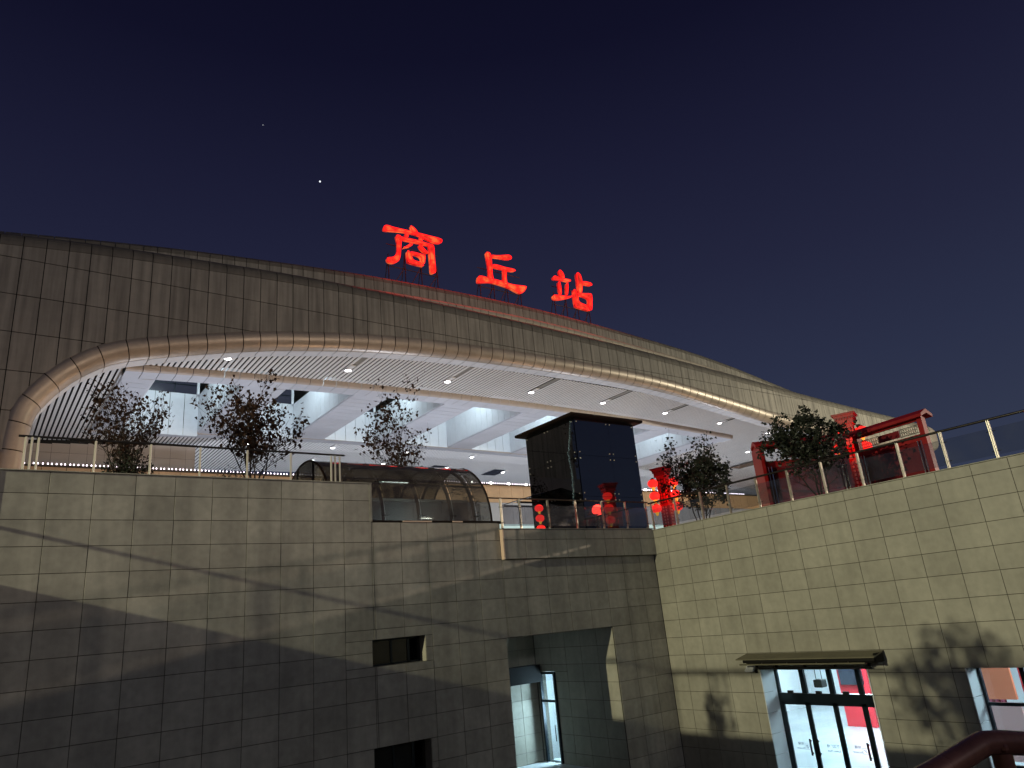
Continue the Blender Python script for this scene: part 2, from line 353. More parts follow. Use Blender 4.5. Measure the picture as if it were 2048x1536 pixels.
# ------------------------------------------------------------------ balcony box above the recess
bp_ = thing('balcony_parapet', 'shallow tiled parapet box projecting under the glass railing in the corner', 'parapet', (17.4, YA, 1.95))
MB().box(13.87, XB-.002, YA-.17, YA-.035, 1.962, 2.885).build('core', 'joint', bp_)
tiles(bp_, [13.84]+[x for x in cx if 13.95 < x], [1.945]+[z for z in ZROWS if 2.0 < z < 2.85]+[2.90], lambda x: 2.9, [], lambda u, z, d: (u, YA-.17-d, z), 'tile')
MB().bbox(13.80, XB-.036, YA-.21, YA+.55, 2.903, 2.932, .005).build('coping', 'tile', bp_)
MB().bbox(13.82, 13.866, YA-.199, YA-.034, 1.945, 2.90, .004).build('end_slab', 'mark', bp_)

# ------------------------------------------------------------------ recessed entrance in the front wall
rc = thing('entrance_recess', 'deep tiled recess in the dark wall, lit from a side door', 'recess', (16, YA+2, FL))
RF = -5.05
MB().box(REC[0]-.3, REC[0], YA+.55, 24.3, FL, 0).box(REC[0], REC[1]+.3, 24.03, 24.3, FL, 0).box(REC[0]-.3, REC[1]+.3, YA+.55, 24.3, REC[3]+.002, .1).build('shell', 'concrete', rc)
sd = MB()
DO = (22.86, 23.82, RF, -1.90)
for a_, b_, c_, d_ in subtract((YA+.553, 24.03, FL, -.45), [DO]): sd.box(18.33, 18.6, a_, b_, c_, d_)
sd.build('side_core', 'joint', rc)
MB().box(REC[0], REC[1]+.6, YA+.9, 24.03, FL-.02, RF).build('step', 'interior', rc)
zr = [z for z in ZROWS if z < -.5 and z > RF+.1]+[-.455]
yj = [YA+.01]+[YA+.9*i for i in range(1, 5)]+[YA+3.42+.9, 24.0]
yj = sorted(set([round(y, 3) for y in yj]))
tiles(rc, yj, [RF+.004]+zr, lambda x: -.455, [DO], lambda u, z, d: (18.33-d, u, z), 'tile_b')
tiles(rc, [13.9+.9*i for i in range(5)]+[18.29], [RF+.004]+zr, lambda x: -.455, [], lambda u, z, d: (u, 24.03-d, z), 'tile_b')
MB().box(15.6, 18.16, 23.55, 23.98, -2.24, -1.62).build('overhead_board', 'black', rc)
sdr = MB().box(18.25, 18.37, 22.87, 22.95, RF, -1.91).box(18.25, 18.37, 23.73, 23.81, RF, -1.91).box(18.25, 18.37, 22.95, 23.73, -1.99, -1.91).box(18.26, 18.36, 22.95, 23.73, -2.98, -2.90).build('side_door', 'aluframe', rc)
MB().box(18.305, 18.315, 22.95, 23.73, -2.90, -1.99).build('transom_pane', 'g_door', sdr)
MB().box(18.305, 18.315, 22.95, 23.73, RF+.03, -2.98).build('leaf_pane', 'g_door', sdr)
MB().tube([(18.22, 23.05, -4.3), (18.22, 23.05, -3.75)], .016).build('pull_handle', 'black', sdr)
MB().box(18.6, 21.2, 20.3, 20.35, FL, -1).box(18.6, 21.2, 25.4, 25.45, FL, -1).box(21.2, 21.25, 20.3, 25.45, FL, -1).box(18.6, 21.25, 20.3, 25.45, -1, -.9).box(18.6, 21.25, 20.3, 25.45, FL-.04, FL).box(18.58, 18.6, 24.3, 25.45, FL, -1).build('lobby_shell', 'interior', rc)
lamp('recess_light', 'AREA', (14.5, 22.0, -.75), 6, (.75, .92, 1), target=(18, 24, -1.2), size=.5)
lamp('lobby_light', 'AREA', (19.9, 22.6, -3.5), 300, (.66, .88, 1), target=(17.4, 23.9, -3.0), size=1.2)

# ------------------------------------------------------------------ side retaining wall with shop doors
wb = thing('side_wall', 'pale brightly lit tiled wall with glass doors on the right of the sunken court', 'wall', (XB, 10, FL))
DOOR = (11.95, 15.60, FL, -2.16); SHOP = (5.9, 9.34, FL, -2.15)
def subtractB(): return subtract((-16, YA-.03, FL, 2.845), [DOOR, SHOP])
cb = MB()
for a_, b_, c_, d_ in subtractB(): cb.box(XB, XB+.5, a_, b_, c_, d_)
cb.build('wall_core', 'joint', wb)
yc = [YA-.035]+[YA+.1176-.8988*i for i in range(1, 40)]
yc = sorted([y for y in yc if y > -15.5]); ZB = [FL-.2]+sorted([2.560-.601*i for i in range(0, 13)])+[2.85]
tiles(wb, yc, ZB, lambda y: 2.85, [DOOR, SHOP], lambda u, z, d: (XB-d, u, z), 'tile_b')
MB().bbox(XB-.04, XB+.5, -16, YA-.035, 2.852, 2.878, .006).build('coping', 'tile_b', wb)
for (a_, b_, c_, d_) in (DOOR, SHOP):
    for k, (z0, z1) in enumerate(zip([FL]+[z for z in ZB if FL < z < d_-.1], [z for z in ZB if FL < z < d_-.1]+[d_])):
        MB().bbox(XB-.028, XB+.66, b_-.032, b_-.003, z0+.005, z1-.005, .004).build('reveal_tile', 'interior', wb)
        MB().bbox(XB-.028, XB+.66, a_+.003, a_+.032, z0+.005, z1-.005, .004).build('reveal_tile', 'interior', wb)
    MB().box(XB-.026, XB+.7, a_, b_, d_+.003, d_+.03).build('lintel', 'tile', wb)

# doors
dr = thing('glass_doors', 'black framed glass double doors with mirrored lettering under the awning', 'doors', (XB+.7, 13.8, FL))
DX = XB+.70; d0, d1 = DOOR[0], DOOR[1]
fr = MB().box(DX, DX+.10, d1-.09, d1, FL, -2.16).box(DX, DX+.10, d0, d0+.12, FL, -2.16).box(DX, DX+.10, d0, d1, -2.235, -2.16)
fr.box(DX-.02, DX+.14, d0, d1, -3.19, -2.93)
for a_, b_ in ((14.53, 14.69), (13.59, 13.74), (12.66, 12.80)): fr.box(DX, DX+.10, a_, b_, -2.93, -2.2)
fr.build('frame', 'aluframe', dr)
for a_, b_ in ((14.69, 15.51), (13.74, 14.53), (12.80, 13.59), (12.07, 12.66)):
    MB().box(DX+.045, DX+.055, a_, b_, -2.93, -2.235).build('transom_pane', 'g_door', dr)
for k, y_ in enumerate((15.1, 14.1, 13.2)): MB().box(DX-.05, DX+.02, y_-.09, y_+.09, -2.93, -2.85).build('door_closer', 'black', dr)
leaves = [(14.60, 15.51), (13.665, 14.60), (12.73, 13.665), (12.07, 12.73)]
for k, (a_, b_) in enumerate(leaves):
    st = .075
    lf = MB().box(DX+.01, DX+.07, a_, a_+st, FL+.02, -3.19).box(DX+.01, DX+.07, b_-st, b_, FL+.02, -3.19).box(DX+.01, DX+.07, a_, b_, -3.27, -3.19).box(DX+.01, DX+.07, a_, b_, FL+.02, FL+.14).build('door_leaf', 'aluframe', dr)
    MB().box(DX+.034, DX+.044, a_+st, b_-st, FL+.14, -3.27).build('leaf_pane', 'g_door', lf)
    hy = {0: a_+.13, 1: b_-.13, 2: a_+.13}.get(k)
    if hy: MB().box(DX-.06, DX-.035, hy-.025, hy+.025, -4.70, -4.23).box(DX-.04, DX+.02, hy-.02, hy+.02, -4.66, -4.62).box(DX-.04, DX+.02, hy-.02, hy+.02, -4.31, -4.27).build('pull_handle', 'black', lf)
    def txt(body, y, z, size):
        cu = bpy.data.curves.new('lettering', 'FONT'); cu.body = body; cu.size = size; cu.align_x = 'LEFT'; cu.materials.append(M['letter']); cu.extrude = .0008
        o = bpy.data.objects.new('lettering', cu); C.objects.link(o); o.parent = lf
        o.matrix_local = Matrix(((0, 0, 1, DX+.047-LOC[dr.name].x), (1, 0, 0, y-LOC[dr.name].y), (0, 1, 0, z-LOC[dr.name].z), (0, 0, 0, 1)))
    if k == 0: txt('电梯', 15.02, -4.44, .105); txt('Elevator', 15.02, -4.56, .085)
    if k == 1: txt('下沉广场', 13.82, -4.45, .105); txt('Sunken Plaza', 13.80, -4.57, .085)
    if k == 2: txt('扶梯', 13.13, -4.42, .105); txt('Escalator', 13.11, -4.54, .085)
    if k in (0, 2):
        y_ = 14.84 if k == 0 else 12.94; z_ = -4.56; x_ = DX+.046; ic = MB(); t = .007; s_ = .16
        for q in ((y_, y_+s_, z_, z_+t), (y_, y_+s_, z_+s_-t, z_+s_), (y_, y_+t, z_, z_+s_), (y_+s_-t, y_+s_, z_, z_+s_)): ic.box(x_, x_+.002, *q)
        if k == 0:
            for q in ((.045, .055, .03, .12), (.075, .085, .03, .12), (.105, .115, .03, .12), (.045, .115, .115, .125), (.045, .115, .03, .038)): ic.box(x_, x_+.002, y_+q[0], y_+q[1], z_+q[2], z_+q[3])
        else:
            ic.add([(x_, y_+.03, z_+.04), (x_, y_+.05, z_+.04), (x_, y_+.13, z_+.12), (x_, y_+.11, z_+.12)], [(0, 1, 2, 3)]); ic.box(x_, x_+.002, y_+.05, y_+.065, z_+.085, z_+.13)
        ic.build('icon', 'letter', lf)
# shop window
sw = thing('shop_window', 'tall black framed shop window showing red and orange boards inside, at the right edge', 'window', (XB+.55, 7.6, FL))
WX = XB+.55
f_ = MB()
for y_ in (SHOP[1]-.10, 8.22, 7.15, SHOP[0]): f_.box(WX, WX+.1, y_, y_+.10, FL, -2.15)
f_.box(WX+.002, WX+.098, SHOP[0], SHOP[1], -3.11, -3.03).box(WX+.002, WX+.098, SHOP[0], SHOP[1], -2.2, -2.15).box(WX+.002, WX+.098, SHOP[0], SHOP[1], -4.55, -4.48).build('frame', 'aluframe', sw)
for a_, b_ in ((8.32, 9.24), (7.25, 8.22), (6.0, 7.15)):
    for c_, d_ in ((FL, -4.55), (-4.48, -3.11), (-3.03, -2.2)): MB().box(WX+.04, WX+.05, a_, b_, c_, d_).build('pane', 'g_door', sw)

# lit rooms behind the side wall
RX0, RX1 = XB+.5, 36.0
rm = thing('lit_shop_room', 'bright white lobby behind the glass doors', 'room', (28, 12, FL), kind='structure')
MB().box(RX1, RX1+.1, 3, 24, FL, -1.4).box(RX0, RX1, 23.9, 24, FL, -1.4).box(RX0, RX1, 3, 3.1, FL, -1.4).build('room_wall', 'interior', rm)
MB().box(RX0, RX1, 3, 24, -1.5, -1.4).build('room_ceiling', 'interior', rm)
MB().box(RX0, RX1, 3, 24, FL, FL+.004).build('room_floor', 'gloss_floor', rm)
MB().box(XB+.51, XB+.53, 9.4, 11.9, FL, -1.5).build('room_wall', 'interior', rm)
for x_, y_, pw in ((23.4, 13.0, 110), (23.3, 7.2, 150), (25.5, 14.5, 400), (29, 17, 520), (25, 8, 330), (33, 21, 360)): lamp('room_light', 'AREA', (x_, y_, -1.6), pw, CYN, target=(XB, y_+2.2, -3.6) if x_ < 24 else (x_, y_+.01, -5), size=1.2 if x_ < 24 else 1.6)
for k, (y0, y1, x_) in enumerate(((20.2, 22.0, RX1), (16.5, 18.2, RX1))): MB().box(x_-.06, x_-.002, y0, y1, -3.2, -2.0).build('wall_panel', 'duskglass', rm)
pl = tag(MB().bbox(30.6, 31.9, 17.6, 18.9, FL, -1.5, .02).build('red_pillar', 'redwall'), 'square red pillar inside the lobby behind the doors', 'pillar')
kk = thing('ticket_kiosk', 'dark screen kiosk mounted on the front of the red pillar', 'kiosk', (30.5, 18.2, -3.6))
MB().bbox(30.40, 30.59, 17.75, 18.7, -3.75, -2.75, .02).build('body', 'screen', kk); MB().box(30.37, 30.395, 17.95, 18.1, -3.65, -2.85).build('screen', 'duskglass', kk)
wp = tag(MB().bbox(28.0, 28.7, 13.3, 14.3, FL, -1.5, .02).build('white_pillar', 'interior'), 'square white pillar to the right of the red pillar in the lobby', 'pillar')
cu = thing('maroon_curtain', 'maroon pleated curtain behind the right hand door pane', 'curtain', (26.4, 11.6, -3.2))
MB().grid([[(26.4+.06*math.sin(k*1.9), 10.8+.05*k, z) for k in range(31)] for z in (-4.3, -1.6)]).build('cloth', mat('maroon_cloth', (.22, .03, .06), .8), cu)
MB().tube([(26.4, 10.7, -1.58), (26.4, 12.4, -1.58)], .02).build('curtain_rod', 'black', cu)
cam_o = thing('ceiling_speaker', 'black box hanging from a thin frame behind the transom', 'speaker', (23.6, 15.4, -2.8))
MB().bbox(23.5, 23.8, 15.15, 15.45, -3.0, -2.75, .02).build('body', 'black', cam_o)
MB().tube([(23.65, 15.2, -2.75), (23.65, 15.2, -1.5)], .012, 6).tube([(23.65, 15.42, -2.75), (23.65, 15.42, -1.5)], .012, 6).tube([(23.65, 15.2, -2.2), (23.65, 15.42, -2.2)], .012, 6).build('bracket', 'black', cam_o)
for nm, m_, lab, q in (('orange_board', 'orangep', 'orange advertising board behind the shop window', (24.0, 24.1, 9.55, 10.35, -3.3, -2.1)),
        ('pink_board', 'pinkp', 'dusty pink board below the orange one in the shop window', (24.0, 24.1, 9.5, 10.3, -4.9, -3.4)),
        ('red_board', 'redwall', 'red slanted board beside the orange one in the shop window', (24.3, 24.4, 8.9, 9.45, -5.2, -1.9)),
        ('mauve_board', 'mauve', 'wide mauve board on the right in the shop window', (24.6, 24.7, 7.2, 8.85, -5.2, -1.8))):
    tag(MB().bbox(*q, .01).build(nm, m_), lab, 'board')

# awning over the doors
aw = thing('door_awning', 'thin dark metal awning with a rail below it over the glass doors', 'awning', (XB, 13.8, -1.8))
MB().add([(XB-.03, 11.35, -1.66), (XB-.62, 11.35, -1.78), (XB-.62, 16.0, -1.78), (XB-.03, 16.0, -1.66), (XB-.03, 11.35, -1.69), (XB-.62, 11.35, -1.81), (XB-.62, 16.0, -1.81), (XB-.03, 16.0, -1.69)], [(0,1,2,3),(7,6,5,4),(0,4,5,1),(1,5,6,2),(2,6,7,3),(3,7,4,0)]).build('roof_sheet', 'awn', aw)
MB().bbox(XB-.60, XB-.56, 11.37, 15.75, -1.905, -1.815, .01).bbox(XB-.50, XB-.40, 11.4, 15.7, -1.95, -1.815, .01).build('front_beam', 'awnd', aw)
MB().bbox(XB-.52, XB-.08, 11.36, 11.42, -1.95, -1.7, .01).build('end_plate', 'awnd', aw)
MB().bbox(XB-.54, XB-.48, 11.7, 15.95, -1.975, -1.93, .008).build('lower_beam', 'awn', aw)
MB().tube([(XB-.16, 11.75, -2.10), (XB-.16, 15.6, -2.10)], .026).build('rail', 'awnd', aw)
for y_ in (15.58, 14.85, 13.85, 12.85, 11.8): MB().box(XB-.17, XB-.11, y_-.03, y_+.03, -2.10, -1.80).box(XB-.50, XB-.03, y_-.02, y_+.02, -1.94, -1.90).build('bracket', 'awnd', aw)
for y_ in (15.1, 14.2, 13.2, 12.2): MB().tube([(XB-.56, y_, -1.80), (XB-.56, y_, -1.90), (XB-.50, y_, -1.92)], .008, 6).build('hook', 'steel', aw)
fx = thing('wall_floodlight', 'small tilted white floodlight fixed to the wall left of the awning', 'floodlight', (XB, 15.85, -2.15))
MB().add([(XB-.10, 15.70, -2.02), (XB-.10, 16.0, -2.02), (XB-.26, 16.0, -2.16), (XB-.26, 15.70, -2.16), (XB-.07, 15.70, -2.06), (XB-.07, 16.0, -2.06), (XB-.23, 16.0, -2.20), (XB-.23, 15.70, -2.20)], [(3,2,1,0),(4,5,6,7),(0,1,5,4),(1,2,6,5),(2,3,7,6),(3,0,4,7)]).build('head', 'white', fx)
MB().tube([(XB-.03, 15.72, -2.2), (XB-.12, 15.72, -2.2), (XB-.14, 15.72, -2.08)], .012, 6).build('arm', 'black', fx)
MB().box(XB-.032, XB-.02, 15.67, 15.77, -2.26, -2.14).build('base_plate', 'black', fx)

# ------------------------------------------------------------------ left wall of the court with its railing (throws the long shadow), back wall
lw_ = tag(MB().box(X0-.4, X0, YB_, YA, FL, 2.85).box(X0-.4, .27, YA, YA+.5, FL, 2.85).build('court_wall', 'tile'), 'tiled wall closing the left side of the sunken court', 'wall')
bw_ = tag(MB().box(X0-.4, XB+.5, YB_-.5, YB_, FL, 2.85).build('court_back_wall', 'tile'), 'tiled wall closing the rear of the sunken court', 'wall')
lr = thing('court_railing', 'glass railing along the left edge of the sunken court', 'railing', (X0, 5, 2.85))
MB().tube([(X0-.1, YB_, 3.92), (X0-.1, YA+.1, 3.92)], .04).build('top_rail', 'rail', lr)
for k in range(28): MB().tube([(X0-.1, YA-.2-1.22*k, 2.85), (X0-.1, YA-.2-1.22*k, 3.9)], .022, 6).build('post', 'steel', lr)

# ------------------------------------------------------------------ railings in view
def railing(name, label, p0, p1, z0, zt, posts, side, rail_m, glass_m, rail_r=.03, over=(.15, .15), twin=True, gz=(.10, .80)):
    t = thing(name, label, 'railing', ((p0[0]+p1[0])/2, (p0[1]+p1[1])/2, z0)); a = Vector((*p0, 0)); b = Vector((*p1, 0)); d = (b-a).normalized(); n = Vector((d.y, -d.x, 0))*side
    MB().tube([(*(a-d*over[0])[:2], zt), (*(b+d*over[1])[:2], zt)], rail_r, 10).build('top_rail', rail_m, t, smooth=True)
    for s_ in posts:
        c = a+d*s_
        po = MB()
        if twin:
            po.rbox(c-d*.021, d, n, .008, .030, z0, zt-rail_r*.6); po.rbox(c+d*.021, d, n, .008, .030, z0, zt-rail_r*.6); po.rbox(c, d, n, .05, .045, z0, z0+.012)
        else: po.tube([(c.x, c.y, z0), (c.x, c.y, zt-rail_r*.6)], .027, 8)
        pb = po.build('post', 'steel', t)
        if glass_m:
            for zz in (z0+.20, z0+.72):
                q = c+n*.03
                MB().tube([q-d*.11+Vector((0, 0, zz)), q+d*.11+Vector((0, 0, zz))], .010, 6).build('glass_clamp', 'black', pb)
    if glass_m:
        for s0, s1 in zip(posts, posts[1:]):
            if s1-s0 < .3: continue
            m_ = a+d*((s0+s1)/2)+n*.03
            MB().rbox(m_, d, n, (s1-s0)/2-.045, .005, z0+gz[0], z0+gz[1]).build('glass_panel', glass_m, t)
    return t
railing('planter_railing', 'plain post railing with a black top rail on the tall left block', (.68, YA+.05), (8.36, YA+.05), 4.30, 5.10, [0, .12, .25, 1.42, 2.64, 3.82, 5.03, 6.23, 7.42, 7.54, 7.68], -1, 'rail', None, .028, twin=False)
railing('balcony_railing', 'short glass railing in the corner in front of the black glass tower', (13.94, YA-.05), (20.86, YA-.05), 2.93, 3.95, [0, .78, 2.01, 3.29, 4.57, 5.77, 6.87], 1, 'brownrail', 'g_milky', .026, over=(.45, .1))
yb = [19.30-1.21*i for i in range(0, 22)]
railing('court_side_railing', 'long glass railing with black top rail on the pale right wall', (XB+.12, yb[0]), (XB+.12, yb[-1]), 2.878, 3.91, [yb[0]-y for y in yb], -1, 'rail', 'g_rail', .034)

# ------------------------------------------------------------------ barrel vaulted glass roof over the escalator
gv = thing('escalator_canopy', 'barrel vaulted glass canopy over the escalator between left block and corner', 'canopy', (11, 21.6, 3.14))
vx0, vx1, yc_, ry, rz, vz = 8.05, 13.72, 21.62, 2.03, 2.13, 3.20
def arc(th, dr=0): return (yc_-(ry+dr)*math.cos(th), vz+(rz+dr)*math.sin(th))
def prof(dr, n=20, a0=0, a1=math.pi): return [arc(a0+(a1-a0)*i/n, dr) for i in range(n+1)]
ribs = [8.12, 9.05, 9.80, 11.02, 12.19, 13.07, 13.66]
for x0, x1 in zip(ribs, ribs[1:]):
    for k, (a0, a1) in enumerate(((0, .62), (.62, 1.15), (1.15, 2.0), (2.0, 2.55), (2.55, math.pi))):
        P = prof(.05, 6, a0+.004, a1-.004); Q = prof(.038, 6, a0+.004, a1-.004)
        MB().shell([[(x0+.012, y, z), (x1-.012, y, z)] for y, z in P], [[(x0+.012, y, z), (x1-.012, y, z)] for y, z in Q]).build('glass_pane', 'g_vault', gv, smooth=True)
for x in ribs[1:-1]: MB().tube([(x, *q) for q in prof(-.09, 20)], .05, 8).build('rib', 'black', gv, smooth=True)
for x in (ribs[0], ribs[-1]): MB().tube([(x, *q) for q in prof(.03, 24)], .035, 8).build('end_arch', 'brown', gv, smooth=True)
for th in (.62, 1.15, 2.0, 2.55):
    y, z = arc(th, -.03); MB().tube([(ribs[0], y, z), (ribs[-1], y, z)], .03, 6).build('purlin', 'black', gv)
for x in ribs[1:-1]:
    for th in (.08, .62, 1.15):
        y, z = arc(th, .06); MB().ball((x-.09, y, z), .022, 6, 4).ball((x+.09, y, z), .022, 6, 4).tube([(x-.09, y, z), (x+.09, y, z)], .012, 6).build('spider_clamp', 'black', gv)
MB().bbox(9.32, 14.05, YA-.02, YA+.30, 3.142, 3.20, .008).build('sill_beam', 'brown', gv)
for a_, b_ in ((10.30, 11.30), (12.05, 12.42), (12.42, 13.9)): MB().box(a_, b_, YA-.05, YA-.022, 3.145, 3.185).build('flashing_strip', 'mark' if a_ != 12.42 else 'brown', gv)
MB().box(9.0, 13.6, 23.55, 23.60, 2.75, 4.6).build('rear_panel', 'concrete', gv)
for x0, x1 in ((8.12, 8.12),):
    MB().add([(8.1, y, z) for y, z in prof(.0, 18)], [tuple(range(19))]).build('gable_pane', 'g_vault', gv)
    for yy in (20.9, 22.2): MB().box(8.07, 8.13, yy-.02, yy+.02, 3.2, vz+rz*.95).build('gable_mullion', 'black', gv)
for k, (x, y) in enumerate(((10.2, 23.3), (11.6, 23.3), (12.6, 23.3))): MB().box(x-.05, x+.05, y-.05, y+.05, 2.75, 4.5).build('inner_post', 'black', gv)
lamp('escalator_light', 'AREA', (11.2, 20.0, 2.95), 45, (.86, 1, .93), target=(11.2, 20.9, 4.2), size=1.2)
for k in range(4): MB().bbox(9.35+1.08*k, 10.40+1.08*k, 20.9, 20.94, 2.8, 4.15, .006).build('inner_panel', 'facade', gv)
MB().box(9.3, 13.6, 20.1, 20.14, 3.0, 3.9).build('inner_glass_balustrade', 'g_rail', gv)

# ------------------------------------------------------------------ black glass lift tower
tw = thing('glass_lift_tower', 'square black glass lift tower with a brown flat roof behind the corner railing', 'lift tower', (20.8, 22.7, PZ))
tx0, tx1, ty0, ty1, tz = 18.92, 22.32, 20.80, 24.05, 7.62
for face, (a0, a1) in (('f', (tx0, tx1)), ('l', (ty0, ty1)), ('b', (tx0, tx1)), ('r', (ty0, ty1))):
    mid = a0+(a1-a0)*.55
    for s0, s1 in ((a0+.03, mid-.006), (mid+.006, a1-.03)):
        for z0, z1 in ((PZ+.05, 4.42), (4.43, 6.07), (6.08, 7.58)):
            q = MB()
            if face == 'f': q.box(s0, s1, ty0, ty0+.012, z0, z1)
            elif face == 'b': q.box(s0, s1, ty1-.012, ty1, z0, z1)
            elif face == 'l': q.box(tx0, tx0+.012, s0, s1, z0, z1)
            else: q.box(tx1-.012, tx1, s0, s1, z0, z1)
            q.build('glass_panel', 'g_tower', tw)
            for u in (s0+.10, s1-.10):
                for z in (z0+.12, z1-.12):
                    c = {'f': (u, ty0-.012, z), 'l': (tx0-.012, u, z)}.get(face)
                    if c: MB().ball(c, .026, 6, 4).build('glass_bolt', 'steel', tw)
fm = MB()
for x in (tx0+.16, tx1-.16):
    for y in (ty0+.16, ty1-.16): fm.box(x-.08, x+.08, y-.08, y+.08, PZ, 7.55)
for z in (4.4, 6.05, 7.4): fm.box(tx0+.1, tx1-.1, ty0+.1, ty0+.22, z-.08, z+.08).box(tx0+.1, tx1-.1, ty1-.22, ty1-.1, z-.08, z+.08).box(tx0+.1, tx0+.22, ty0+.22, ty1-.22, z-.08, z+.08).box(tx1-.22, tx1-.1, ty0+.22, ty1-.22, z-.08, z+.08)
fm.build('steel_frame', 'black', tw)
for x in (tx0+1.0, tx0+2.3): MB().box(x-.04, x+.04, ty1-.5, ty1-.42, PZ, 7.3).build('guide_rail', 'bars', tw)
MB().bbox(tx0+.7, tx1-.7, ty0+.9, ty1-.5, 3.2, 5.2, .03).build('lift_car', 'screen', tw)
for q in ((tx0+1.5, tx0+2.5, 6.2, 7.1), (tx0+2.6, tx0+3.1, 5.7, 6.6), (tx0+.5, tx0+1.2, 5.5, 6.3), (tx0+1.3, tx0+2.2, 5.3, 5.9)): MB().bbox(q[0], q[1], ty1-.36, ty1-.30, q[2], q[3], .01).build('reflection_panel', 'beam', tw)  # pale panels added in place of building reflections on the glass
lamp('shaft_fill_light', 'POINT', (tx0+.45, ty1-.28, 5.0), 22, (.7, .85, 1), .04)  # added fill so the pale panels show through the dark glass
MB().bbox(tx0-.34, tx1+.30, ty0-.30, ty1+.30, 7.62, 7.74, .02).build('roof_slab', 'brown', tw)
MB().box(tx0-.3, tx1+.26, ty0-.26, ty1+.26, 7.605, 7.622).build('soffit_board', 'brown', tw)
MB().add([(17.2, 24.0, 4.55), (18.9, 24.0, 4.95), (18.9, 22.0, 4.95), (17.2, 22.0, 4.55), (17.2, 24.0, 4.58), (18.9, 24.0, 4.98), (18.9, 22.0, 4.98), (17.2, 22.0, 4.58)], [(0,1,2,3),(7,6,5,4),(0,4,5,1),(1,5,6,2),(2,6,7,3),(3,7,4,0)]).build('glass_awning', 'g_dark', tw)
for y in (22.1, 22.9, 23.8): MB().box(17.3, 18.9, y-.03, y+.03, 4.50, 4.56).build('awning_rib', 'black', tw)
bd = MB()  # glowing beads stand in for a speckled streak of light on the glass
for k in range(110):
    t_ = k/109; y = 21.0+.30*min(1, t_*3.3)**2+random.uniform(-.03, .03); z = 7.5-4.2*t_
    bd.ball((tx0-.03+random.uniform(-.012, .012), y+.05*math.sin(t_*9), z), random.uniform(.006, .016), 5, 3)
stuff(tag(bd.build('bead_streak', mat('pale_bead', (.3, .4, .4), .3, emit=(.35, .55, .55), estr=.35)), 'pale speckled light streak built as glowing beads down the left face of the tower', 'bead string'))

# ------------------------------------------------------------------ red lantern columns
def lantern_mesh(r):
    return MB().lathe((0, 0, 0), [(.07*r/.25, .20), (.10*r/.25, .19), (r*.72, .155), (r*.94, .08), (r, 0), (r*.94, -.08), (r*.72, -.155), (.10*r/.25, -.19), (.07*r/.25, -.20)], 16)
LME = lantern_mesh(.26).mesh('lantern', 'lantern', smooth=True); LCAP = MB().lathe((0, 0, 0), [(.10, .19), (.11, .205), (.09, .225), (.02, .27)], 10).mesh('lantern_cap', 'red')
LFR = MB().lathe((0, 0, 0), [(.09, -.19), (.10, -.21), (.075, -.24), (.05, -.34), (.01, -.36)], 10).mesh('fringe', 'gold')
def lantern_on(parent, at, s_=1.0):
    o = inst('lantern', LME, parent, at); o.scale = (s_,)*3; LOC[o.name] = Vector(at)
    for me, n_ in ((LCAP, 'lantern_cap'), (LFR, 'fringe')):
        q = bpy.data.objects.new(n_, me); C.objects.link(q); q.parent = o
def lantern_column(x, y, ztop, label, ang, tiers=3, lit=2.6):
    t = thing('lantern_column', label, 'lantern column', (x, y, PZ), 'red columns hung with lanterns')
    c = Vector((x, y, 0)); ax = Vector((math.cos(ang), math.sin(ang), 0)); ay = Vector((-ax.y, ax.x, 0))
    MB().rbox(c, ax, ay, .30, .30, PZ, PZ+.35).build('plinth', 'darkred', t)
    MB().rbox(c, ax, ay, .23, .23, PZ+.35, ztop-.42).build('shaft', 'red', t)
    MB().rbox(c, ax, ay, .30, .30, ztop-.42, ztop-.16).build('capital', 'red', t)
    MB().rbox(c, ax, ay, .42, .42, ztop-.08, ztop).rbox(c, ax, ay, .36, .36, ztop-.16, ztop-.08).build('roof_cap', 'red', t)
    te = MB()
    for k in range(7):
        for sgn, A_, B_ in ((-1, ax, ay), (1, ax, ay), (-1, ay, ax), (1, ay, ax)): te.rbox(c+A_*(-.3+.1*k)+B_*.33*sgn, ax, ay, .025, .025, ztop-.24, ztop-.165)
    te.build('cap_teeth', 'darkred', t)
    for sgn, A_, B_ in ((-1, ax, ay), (-1, ay, ax)):
        lat = MB(); q = c+B_*.236*sgn
        for k in range(8): lat.rbox(q, A_, B_, .15, .006, ztop-.62-.16*k, ztop-.60-.16*k)
        for s_ in (-.15, 0, .15): lat.rbox(q+A_*s_, A_, B_, .010, .006, ztop-1.75, ztop-.55)
        lat.build('lattice', 'black', t)
        mk = MB()
        for k in range(9):
            for s_ in (-.09, .05): mk.rbox(q+A_*(s_+.02), A_, B_, .030, .004, ztop-2.0-.15*k, ztop-1.91-.15*k)
        mk.build('pale_inscription', 'mark', t)
    for sgn in (-1, 1):
        for k in range(tiers):
            z = ztop-.72-.62*k; p_ = c+r2xy*.52*sgn
            lantern_on(t, (p_.x, p_.y, z), 1.0)
            MB().tube([c+Vector((0, 0, z+.28)), p_+Vector((0, 0, z+.28))], .014, 6).build('hanging_arm', 'black', t)
    d_ = lamp('lantern_light', 'POINT', (x-.4, y-.6, ztop-1.3), 60, (1, .05, .03), .3)
    return t
r2xy = Vector((r2.x, r2.y, 0)).normalized()
lantern_column(27.3, 24.0, 6.62, 'red lantern column behind the corner, next to the black glass tower', .25)
lantern_column(27.0, 14.0, 6.55, 'red lantern column rising behind the roofed red display boards', .35)
ls = thing('reflected_lanterns', 'three small red lanterns on an added stand, in place of a reflection in glass', 'lantern reflection', (16.1, 20.35, PZ))  # added stand; its lanterns replace a lantern reflection in the glass
